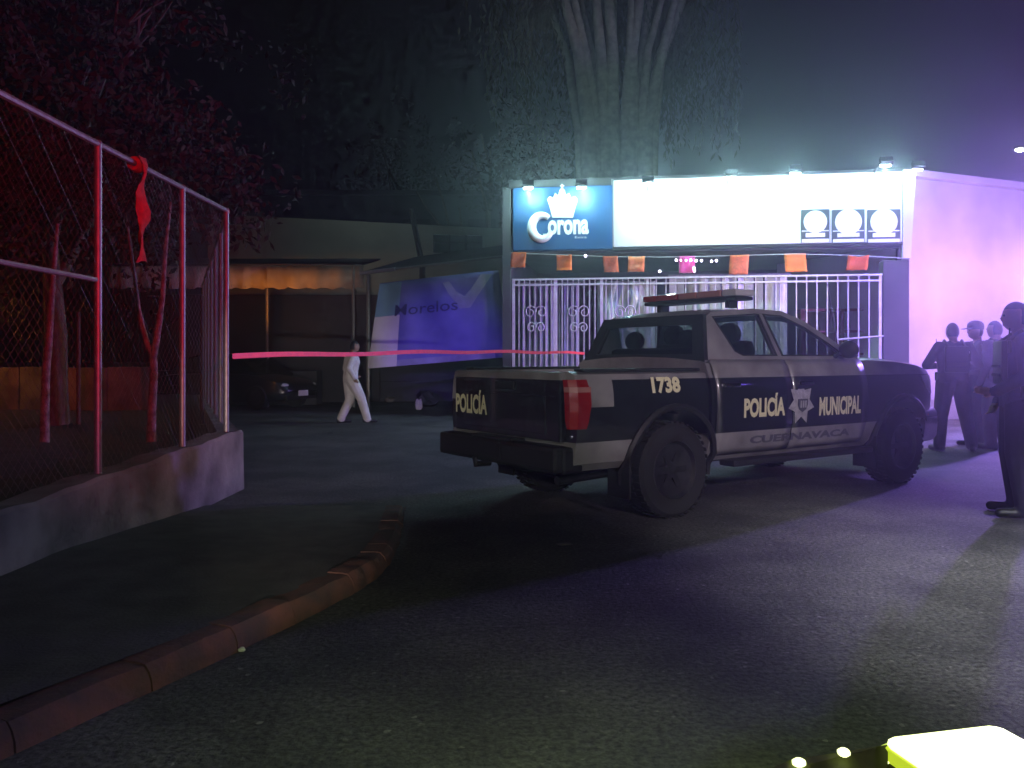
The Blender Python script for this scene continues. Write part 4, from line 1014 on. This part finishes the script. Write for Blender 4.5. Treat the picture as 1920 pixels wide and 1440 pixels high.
# front end
fb = MB().loft([[(3.72, y * .93, z), (4.10, y * .86, z), (4.27, y * .55, z), (4.30, 0, z), (4.27, -y * .55, z), (4.10, -y * .86, z), (3.72, -y * .93, z), (3.9, 0, z)] for y, z in ((.93, .40), (.985, .46), (1.0, .60), (.985, .72), (.95, .76))]).build('front_bumper', PAINT, tr, smooth=45)
MB().rbox((4.20, 0, .93), (.10, .95, .26), .02).build('grille', M['chrome'], tr)
for k in range(3): MB().box((4.257, 0, .86 + k * .07), (.02, .9, .02)).build('grille_bar', M['black'], tr)
for sg in (1, -1):
    rs = []
    for z, x0, x1 in ((.92, 3.93, 4.15), (.98, 3.82, 4.13), (1.06, 3.74, 4.09), (1.12, 3.72, 4.00)):
        pts = [(x0 + (x1 - x0) * i / 5) for i in range(6)]
        rs.append([(x, sg * (side(x, z) + .006), z) for x in pts] + [(x - .04, sg * (side(x, z) - .10), z) for x in reversed(pts)])
    hl = MB().loft(rs).build('headlamp', M['clearlens'], tr, smooth=40)
    MB().rbox((3.80, sg * (side(3.8, .70) - .002), .68), (.10, .03, .06), .01).build('side_marker', M['amber'], tr)
MB().tube([(2.55, -.70, 1.31), (2.40, -.66, 2.05)], [.006, .003], 5).build('antenna', M['black'], tr)
# light bar
lbx = 1.22
bar_ = MB().rbox((lbx, 0, 1.86), (.24, 1.22, .035), .015).build('light_bar', M['black'], tr)
for y0, y1, mm in ((-.62, -.44, 'clearlens'), (-.43, -.13, 'pinklens'), (-.12, .12, 'pinklens'), (.13, .43, 'redlens'), (.44, .62, 'redlens')):
    MB().rbox((lbx, (y0 + y1) / 2, 1.912), (.26, y1 - y0, .065), .02).build('lens', M[mm], bar_)
for y in (-.45, .45): MB().rbox((lbx, y, 1.81), (.12, .06, .07), .01).build('bracket', M['black'], bar_)
# interior
for y in (-.36, .36):
    s_ = MB().rbox((1.62, y, .98), (.50, .50, .16), .05).build('seat', M['seat'], tr)
    MB().rbox((1.36, y, 1.24), (.14, .46, .46), .05, Matrix.Rotation(R(-14), 3, 'Y')).build('backrest', M['seat'], s_)
    MB().ball((1.29, y, 1.53), (.06, .145, .115), 12, 8).build('headrest', M['seat'], s_)
    MB().ball((.74, y, 1.47), (.05, .135, .095), 12, 8).build('rear_headrest', M['seat'], s_)
rsb = MB().rbox((1.0, 0, .95), (.45, 1.30, .16), .05).build('rear_seat', M['seat'], tr)
MB().rbox((.76, 0, 1.17), (.12, 1.30, .46), .05, Matrix.Rotation(R(-10), 3, 'Y')).build('backrest', M['seat'], rsb)
MB().rbox((2.45, 0, 1.16), (.42, 1.42, .24), .06).build('dashboard', M['seat'], tr)
MB().lathe([(.18, -.012), (.192, 0), (.18, .012), (.168, 0)], 24, 'X', (2.13, .36, 1.26)).build('steering_wheel', M['black'], tr)

# ================================================================== PEOPLE
STAND = dict(hipL=(0, .095, .93), kneeL=(.03, .12, .50), ankL=(-.02, .15, .09), toeL=(.17, .18, .045),
             hipR=(0, -.095, .93), kneeR=(.03, -.12, .50), ankR=(-.02, -.15, .09), toeR=(.17, -.18, .045),
             pelvis=(0, 0, .99), waist=(0, 0, 1.12), chest=(.0, 0, 1.31), neck=(.0, 0, 1.48), head=(.02, 0, 1.63),
             shL=(-.01, .185, 1.42), elL=(-.05, .28, 1.14), wrL=(.10, .26, .93), haL=(.16, .24, .86),
             shR=(-.01, -.185, 1.42), elR=(-.05, -.28, 1.14), wrR=(.10, -.26, .93), haR=(.16, -.24, .86))
def person(label, loc, yaw, H, pose, mats, baggy=1.0, hood=False, group=None):
    J = dict(STAND); J.update(pose); J = {k: Vector(v) for k, v in J.items()}; s = H / 1.75
    t = thing('person', label, 'person', loc, yaw, group); seg = []; mb = MB(); b = baggy
    def cap(p, q, r0, r1, tg):
        p = J[p] if isinstance(p, str) else Vector(p); q = J[q] if isinstance(q, str) else Vector(q)
        mb.tube([p, p.lerp(q, .5), q], [r0, (r0 + r1) / 2, r1], 10); mb.ball(p, r0, 10, 6); mb.ball(q, r1, 10, 6); seg.append((p, q, (r0 + r1) / 2, tg))
    for S in 'LR':
        cap('hip' + S, 'knee' + S, .100 * b, .076 * b, 'pants'); cap('knee' + S, 'ank' + S, .074 * b, .062 * b, 'pants')
        a = J['ank' + S]; to = J['toe' + S]; he = a + (a - to) * .30; he.z = .05
        cap(a + Vector((0, 0, -.02)), (he.x, he.y, .055), .045, .045, 'boot'); cap((he.x, he.y, .045), (to.x, to.y, .042), .045, .040, 'boot')
        cap('sh' + S, 'el' + S, .062 * b, .05 * b, 'top'); cap('el' + S, 'wr' + S, .048 * b, .036 * b, 'top')
        w = J['wr' + S]; h = J['ha' + S]; d = (h - w).normalized(); side_ = d.cross(Vector((1, 0, .3))).normalized(); up = side_.cross(d)
        cap(w, w + d * .085, .028, .034, 'hand')
        for k, L in enumerate((.068, .078, .072, .056)):
            o = side_ * (-.030 + .020 * k); p0 = w + d * .085 + o; p1 = p0 + d * L * .55 + up * .008; p2 = p1 + (d * .6 + up * .55).normalized() * L * .5
            mb.tube([p0 - d * .02, p0, p1, p2], [.0105, .0105, .0095, .008], 7); seg.append((p0, p2, .01, 'hand'))
        p0 = w + d * .03 - side_ * .03; p1 = p0 - side_ * .03 + d * .03 + up * .01; p2 = p1 + d * .03 + up * .012; mb.tube([p0, p1, p2], [.013, .012, .009], 7); seg.append((p0, p2, .012, 'hand'))
        sg = 1 if S == 'L' else -1
        pel, wa, ch = J['pelvis'], J['waist'], J['chest']
        cap(pel + Vector((0, sg * .075, -.03)), wa + Vector((0, sg * .065, 0)), .105 * b, .098 * b, 'top'); cap(wa + Vector((0, sg * .065, 0)), ch + Vector((.0, sg * .085, 0)), .098 * b, .112 * b, 'top')
        cap(ch + Vector((0, sg * .085, 0)), J['sh' + S] + Vector((0, -sg * .03, -.01)), .108 * b, .066 * b, 'top'); cap(J['neck'] + Vector((-.01, 0, -.03)), J['sh' + S] + Vector((0, -sg * .02, .01)), .058, .055, 'top')
    cap(J['neck'] + Vector((-.01, 0, -.06)), J['head'] + Vector((-.02, 0, -.06)), .058, .052, 'neck')
    hd = J['head']; mb.ball(hd, (.103, .083, .124), 14, 10); mb.ball(hd + Vector((.03, 0, -.055)), (.062, .055, .062), 12, 8); seg.append((hd + Vector((0, 0, -.03)), hd + Vector((0, 0, .03)), .09, 'head'))
    mb.ball(hd + Vector((.098, 0, -.018)), (.020, .013, .024), 8, 6); mb.ball(hd + Vector((.088, 0, -.068)), (.012, .025, .008), 8, 5)
    for sg in (1, -1): mb.ball(hd + Vector((-.005, sg * .078, -.015)), (.022, .012, .034), 8, 6)
    if hood: mb.ball(hd + Vector((-.015, 0, .008)), (.108, .092, .126), 14, 10); mb.ball(hd + Vector((-.04, 0, -.09)), (.085, .085, .09), 12, 8)
    me = bpy.data.meshes.new('body'); me.from_pydata([tuple(Vector(v) * s) for v in mb.v], [], mb.f)
    o = finish('body', me, [], t)
    baked(o, [('REMESH', dict(mode='VOXEL', voxel_size=.0115)), ('SMOOTH', dict(factor=.5, iterations=3))])
    order = ['top', 'pants', 'boot', 'skin', 'hair']; o.data.materials.clear()
    for k in order: o.data.materials.append(mats[k])
    for p in o.data.polygons:
        c = p.center / s; best = None; bt_ = 'top'
        for (a, q, r, tg) in seg:
            ab = q - a; L2 = ab.length_squared; u = 0 if L2 < 1e-9 else max(0, min(1, (c - a).dot(ab) / L2)); dd = (c - (a + ab * u)).length - r
            if best is None or dd < best: best = dd; bt_ = tg
        if bt_ in ('head', 'neck'):
            rel = c - hd
            if hood: bt_ = 'skin' if (rel.x > .055 and rel.z < .06 and rel.z > -.1) else 'top'
            else: bt_ = 'hair' if (bt_ == 'head' and (rel.z > .055 or (rel.x < -.025 and rel.z > -.07))) else 'skin'
        elif bt_ == 'hand': bt_ = 'skin' if not hood else 'glove'
        p.material_index = order.index(bt_) if bt_ in order else (0 if bt_ == 'top' else 3)
        if bt_ == 'glove': p.material_index = 0
        p.use_smooth = True
    for sg in (1, -1): MB().ball((hd + Vector((.088, sg * .032, .008))) * s, .011 * s, 8, 6).build('eye', M['hair'], t)
    return t, J, s
def torso_panel(name, t, J, s, y0, y1, z0, z1, m, back=True):
    sx = -1 if back else 1; x = J['chest'].x + sx * .128
    MB().rbox((x * s, (y0 + y1) / 2 * s, (z0 + z1) / 2 * s), (.012, (y1 - y0) * s, (z1 - z0) * s), .003).build(name, m, t)
def belt(t, J, s, extra=True):
    p = J['pelvis']; rs = []
    MB().lathe([(.0, 0)] * 0 + [(.165, -.03), (.172, -.03), (.172, .03), (.165, .03)], 24, 'Z').v
    mb = MB()
    for z in (-.028, .028):
        pass
    pr = []
    for k in range(28):
        a = 2 * math.pi * k / 28; pr.append((math.cos(a) * .128, math.sin(a) * .195))
    rings = []
    for sc_, z in ((1.0, .0), (1.0, .055), (1.06, .055), (1.06, .0)): rings.append([((p.x + x * sc_) * s, (p.y + y * sc_) * s, (p.z + .02 + z) * s) for x, y in pr])
    rings.append(rings[0]); bo = MB().loft(rings, cap=False).build('belt', M['boots'], t)
    MB().rbox(((p.x + .0) * s, (p.y - .21) * s, (p.z - .03) * s), (.09 * s, .05 * s, .17 * s), .01).build('holster', M['boots'], bo)
    MB().rbox(((p.x - .0) * s, (p.y + .21) * s, (p.z + .03) * s), (.06 * s, .04 * s, .12 * s), .01).build('pouch', M['boots'], bo)
def cap_hat(t, J, s, m):
    hd = J['head']; prof = [(.108, .02), (.110, .06), (.103, .10), (.075, .13), (.03, .145), (0, .147)]
    vs = MB().lathe(prof, 20, 'Z', closed=False); vs.v = [((v[0] + hd.x) * s, (v[1] * .86 + hd.y) * s, (v[2] + hd.z) * s) for v in vs.v]; c_ = vs.build('cap', m, t, smooth=60)
    rs = []
    for k in range(9):
        a = R(-62 + k * 15.5); x0, y0 = .10 * math.cos(a), .086 * math.sin(a); x1, y1 = .10 * math.cos(a) + .085 * math.cos(a * .5), .090 * math.sin(a)
        rs.append([((hd.x + x0) * s, (hd.y + y0) * s, (hd.z + .035) * s), ((hd.x + x1) * s, (hd.y + y1) * s, (hd.z + .022) * s), ((hd.x + x1) * s, (hd.y + y1) * s, (hd.z + .028) * s), ((hd.x + x0) * s, (hd.y + y0) * s, (hd.z + .045) * s)])
    MB().loft(rs).build('peak', m, c_, smooth=50)
def vest(t, J, s, k=1.0):
    """front and back plates, shoulder straps and a radio over the shirt"""
    c = J['chest']
    for sx in (-1, 1):
        v = MB().rbox(((c.x + sx * .118 * k) * s, 0, (c.z - .06) * s), (.05 * s, .31 * k * s, .36 * s), .018).build('vest_plate', M['boots'], t, smooth=40)
        for z in (-.16, -.09): MB().rbox(((c.x + sx * .147 * k) * s, 0, (c.z + z) * s), (.012, .27 * k * s, .022), .004).build('webbing', M['uniform'], v)
    for sy in (-1, 1): MB().tube([((c.x - .12) * s, sy * .11 * s, (c.z + .10) * s), (c.x * s, sy * .115 * s, (c.z + .195) * s), ((c.x + .12) * s, sy * .11 * s, (c.z + .10) * s)], .022, 8).build('shoulder_strap', M['boots'], t, smooth=40)
    r_ = MB().rbox(((c.x + .10) * s, .16 * s, (c.z + .07) * s), (.03, .055, .10), .008).build('radio', M['boots'], t)
    MB().tube([((c.x + .10) * s, .17 * s, (c.z + .11) * s), ((c.x + .10) * s, .18 * s, (c.z + .22) * s)], .006, 6).build('radio_aerial', M['boots'], r_)
UNI = dict(top=M['uniform'], pants=M['uniform'], boot=M['boots'], skin=M['skin'], hair=M['hair'])
UNI2 = dict(top=M['uniform2'], pants=M['uniform'], boot=M['boots'], skin=M['skin'], hair=M['hair'])
SUIT = dict(top=M['overall'], pants=M['overall'], boot=M['boots'], skin=M['skin'], hair=M['hair'])
# officer seen from behind, feet apart, elbows out
p = ground(1787, 846)
t, J, s = person('officer in dark uniform seen from behind beside the pickup bonnet, elbows out', p, R(84), 1.80,
    dict(hipL=(0, .10, .93), kneeL=(.02, .15, .50), ankL=(-.03, .19, .09), toeL=(.15, .23, .045), kneeR=(.02, -.17, .50), ankR=(-.03, -.23, .09), toeR=(.15, -.28, .045),
         elL=(.02, .34, 1.17), wrL=(.19, .16, 1.16), haL=(.24, .06, 1.18), elR=(.02, -.34, 1.17), wrR=(.19, -.15, 1.13), haR=(.25, -.05, 1.14)), UNI, 1.26)
torso_panel('reflective_patch', t, J, s, .02, .13, 1.375, 1.42, M['patch']); torso_panel('small_patch', t, J, s, -.16, -.13, 1.33, 1.36, M['patch']); belt(t, J, s); vest(t, J, s)
p = ground(1832, 838)
t, J, s = person('officer in a peaked cap facing left, behind the officer with elbows out', p, R(172), 1.83, dict(elL=(.04, .29, 1.16), wrL=(.24, .14, 1.10), haL=(.31, .08, 1.11), elR=(.0, -.30, 1.15), wrR=(.18, -.24, 1.0), haR=(.25, -.2, .98)), UNI, 1.22)
cap_hat(t, J, s, M['uniform']); belt(t, J, s)
p = ground(1868, 842)
t, J, s = person('bareheaded officer standing just right of the capped one', p, R(118), 1.84, dict(elL=(-.06, .29, 1.15), wrL=(.05, .29, .90), haL=(.09, .28, .81)), UNI2, 1.22); belt(t, J, s); vest(t, J, s)
p = ground(1910, 966)
t, J, s = person('nearest officer in blue, cut by the right edge of the photo', p, R(160), 1.77, dict(elR=(-.05, -.29, 1.14), wrR=(.10, -.26, .92), haR=(.15, -.24, .84), elL=(.0, .29, 1.15), wrL=(.20, .22, 1.02), haL=(.28, .18, 1.02)), UNI2, 1.28); belt(t, J, s); vest(t, J, s, 1.12)
# forensic worker in white overalls, mid stride to the right
p = ground(657, 793)
t, J, s = person('person in white overalls striding right behind the red tape', p, R(28), 1.68,
    dict(pelvis=(0, 0, .96), waist=(.01, 0, 1.10), chest=(.03, 0, 1.30), neck=(.05, 0, 1.46), head=(.09, 0, 1.605), hipL=(0, .09, .91), hipR=(0, -.09, .91),
         kneeL=(.02, .10, .48), ankL=(-.17, .10, .11), toeL=(.02, .10, .05), kneeR=(.20, -.10, .52), ankR=(.33, -.10, .10), toeR=(.52, -.11, .06),
         shL=(.02, .185, 1.41), elL=(-.02, .28, 1.13), wrL=(.14, .24, .98), haL=(.22, .2, .96), shR=(.02, -.185, 1.41), elR=(-.12, -.28, 1.16), wrR=(.0, -.25, .96), haR=(.05, -.22, .89)), SUIT, 1.36)

# ================================================================== DARK CAR, LITTER, NEAR LAMP
cq = ground(585, 768); CYAW = R(-22)
cr_ = thing('parked_car', 'dark saloon car parked in the gloom left of the overalled person', 'car', (cq.x - 2.2, cq.y + .9, 0), CYAW)
def cring(x, b, sh, t, w):
    return [(x, y, z) for y, z in ((w * .9, b), (w, b + .12), (w * 1.0, (b + sh) / 2), (w * .96, sh), (w * .74, t), (0, t + .02))] + [(x, -y, z) for y, z in ((w * .74, t), (w * .96, sh), (w, (b + sh) / 2), (w, b + .12), (w * .9, b))]
st_ = [(-2.1, .38, .62, .66, .62), (-2.05, .30, .75, .84, .76), (-1.7, .22, .84, .90, .82), (-1.2, .2, .88, .93, .84), (0, .2, .9, .94, .85), (.8, .2, .9, .94, .85), (1.3, .2, .84, .88, .84), (1.75, .22, .74, .78, .8), (2.0, .28, .64, .70, .72), (2.1, .36, .55, .6, .58)]
cb = MB().loft([cring(*a) for a in st_]).build('body', M['car'], cr_, smooth=45)
gl = MB().loft([[(x, y, z) for y, z in ((w, .88), (w2, zt), (-w2, zt), (-w, .88))] for x, w, w2, zt in ((-1.75, .70, .68, .90), (-1.1, .76, .60, 1.32), (-.5, .78, .60, 1.42), (.2, .78, .60, 1.42), (.6, .78, .60, 1.34), (1.25, .72, .70, .91))]).build('cabin_glass', MATS['dark_glass'], cr_, smooth=30)
MB().loft([[(x, y, z) for y, z in ((w, zt - .02), (w * .8, zt), (-w * .8, zt), (-w, zt - .02), (-w, zt - .05), (w, zt - .05))] for x, w, zt in ((-1.12, .58, 1.34), (-.5, .62, 1.445), (.2, .62, 1.445), (.62, .58, 1.36))]).build('roof', M['car'], cr_, smooth=30)
for x in (-1.3, 1.3):
    for sg in (-1, 1):
        w_ = MB().lathe([(.0, .085), (.17, .085), (.19, .10), (.19, -.10), (0, -.10)], 20, 'Y', (x, sg * .76, .31), closed=False).build('wheel', M['rim'], cr_)
        MB().lathe([(.19, -.1), (.29, -.1), (.31, -.07), (.31, .07), (.29, .1), (.19, .1)], 24, 'Y', (x, sg * .76, .31)).build('tyre', M['rubber'], w_, smooth=40)
for sg in (-1, 1): MB().ball((1.96, sg * .56, .62), (.10, .16, .07), 10, 6).build('headlamp', M['clearlens'], cr_, smooth=60)
MB().rbox((2.10, 0, .42), (.02, .40, .14), .004).build('number_plate', M['white'], cr_)
MB().rbox((2.02, 0, .32), (.14, 1.3, .12), .03).build('front_bumper', M['black'], cr_)

def litter(name, lab, px, py, sx, sz, m, seed, cat='litter'):
    r_ = random.Random(seed); p = ground(px, py); bm = bmesh.new(); bmesh.ops.create_icosphere(bm, subdivisions=2, radius=1)
    for v in bm.verts: v.co = Vector((v.co.x * sx, v.co.y * sx * .8, max(-.02, v.co.z * sz + sz * .75))) * (1 + r_.uniform(-.25, .25))
    me = bpy.data.meshes.new(name); bm.to_mesh(me); bm.free(); o = finish(name, me, m); o.location = p; return tag(o, lab, cat)
litter('paper_ball', 'small white crumpled paper between the dark car and the walking person', 592, 756, .055, .08, M['paper'], 1)
litter('paper_ball', 'white crumpled paper just right of the walking person', 676, 757, .06, .06, M['paper'], 2)
litter('plastic_bag', 'grey crumpled bag on the ground right of the walking person', 731, 754, .13, .09, M['concrete'], 3)
litter('plastic_bag', 'white plastic bag standing out beside a dark sack near the pickup tail', 785, 768, .09, .15, M['paper'], 4)
litter('dark_sack', 'dark bulging sack behind the white plastic bag', 800, 762, .32, .22, M['black'], 5, 'sack')
litter('pebble', 'pale pebble lying on the asphalt near the kerb', 453, 1221, .018, .010, M['paper'], 6, 'stone')
litter('flat_scrap', 'faint flat scrap on the dark asphalt behind the pickup', 1058, 1021, .06, .006, M['concrete'], 7)

# unidentified bright object in the near right corner, built as lamp with made-up stand
lp = at(1780, 1374, 1.02); NL = thing('corner_lamp', 'overexposed yellow white lamp glowing in the near bottom right corner', 'lamp', (lp.x, lp.y, 0), R(13))
z0 = lp.z
MB().rbox((.0, -.10, z0 - .06), (.20, .26, .07), .015).build('housing', M['black'], NL)
ln = MB().rbox((.0, -.085, z0 - .016), (.166, .20, .032), .014).build('lit_lens', M['flood'], NL)
MB().rbox((.0, -.085, z0 - .024), (.176, .21, .028), .012).build('lens_fringe', M['limefringe'], NL)  # glowing band that paints the lime fringe around the lens
inv = Matrix.Rotation(-R(13), 3, 'Z')
def nl(px_, py_, d_): return inv @ (at(px_, py_, d_) - Vector((lp.x, lp.y, 0)))
def slab(name, quad, th, m):
    vs = [tuple(p) for p in quad] + [tuple(p - Vector((0, 0, th))) for p in quad]
    return MB().add(vs, [(0, 1, 2, 3), (7, 6, 5, 4), (0, 4, 5, 1), (1, 5, 6, 2), (2, 6, 7, 3), (3, 7, 4, 0)]).build(name, m, NL)
slab('lens_wing', [nl(1600, 1452, .985), nl(1652, 1424, 1.0), nl(1700, 1424, 1.0), nl(1700, 1470, .97)], .012, M['flood'])
slab('housing_wing', [nl(1400, 1462, .97), nl(1480, 1425, .99), nl(1665, 1396, 1.012), nl(1665, 1470, .96)], .02, M['limeshell'])
for px_, py_, w_ in ((1582, 1417, .008), (1498, 1436, .009)):
    q_ = nl(px_, py_, .985); MB().ball((q_.x, q_.y, q_.z + .004), (w_, .008, .005), 8, 5).build('glint_dot', M['flood'], NL)  # small glints modelled as glowing dots
MB().tube([(.02, -.03, z0 - .08), (.02, -.03, .32)], .018, 8).build('stem', M['black'], NL)
for k in range(3):
    a_ = R(20 + 120 * k); MB().tube([(.02, -.03, .36), (.02 + .34 * math.cos(a_), -.03 + .34 * math.sin(a_), .012)], .013, 7).build('leg', M['black'], NL)
spot('corner_lamp_glow', (lp.x - .02, lp.y + .10, z0 + .08), (.3, 2.0, 0), 100, (.74, 1.0, .34), 105, .9, .05)

# ================================================================== ADDED HAZE
hz = MB().box((0, 24, 9.4), (70, 64, 20.8)).build('haze', [])  # volume added to give lamps a halo and the right side a veil
hm = bpy.data.materials.new('added_haze'); hm.use_nodes = True; n = hm.node_tree.nodes; n.remove(n['Principled BSDF'])
pv = n.new('ShaderNodeVolumePrincipled'); pv.inputs['Color'].default_value = (.9, .92, 1, 1); pv.inputs['Density'].default_value = .010; pv.inputs['Anisotropy'].default_value = .84
hm.node_tree.links.new(pv.outputs[0], n['Material Output'].inputs['Volume']); hz.data.materials.clear(); hz.data.materials.append(hm); stuff(hz)
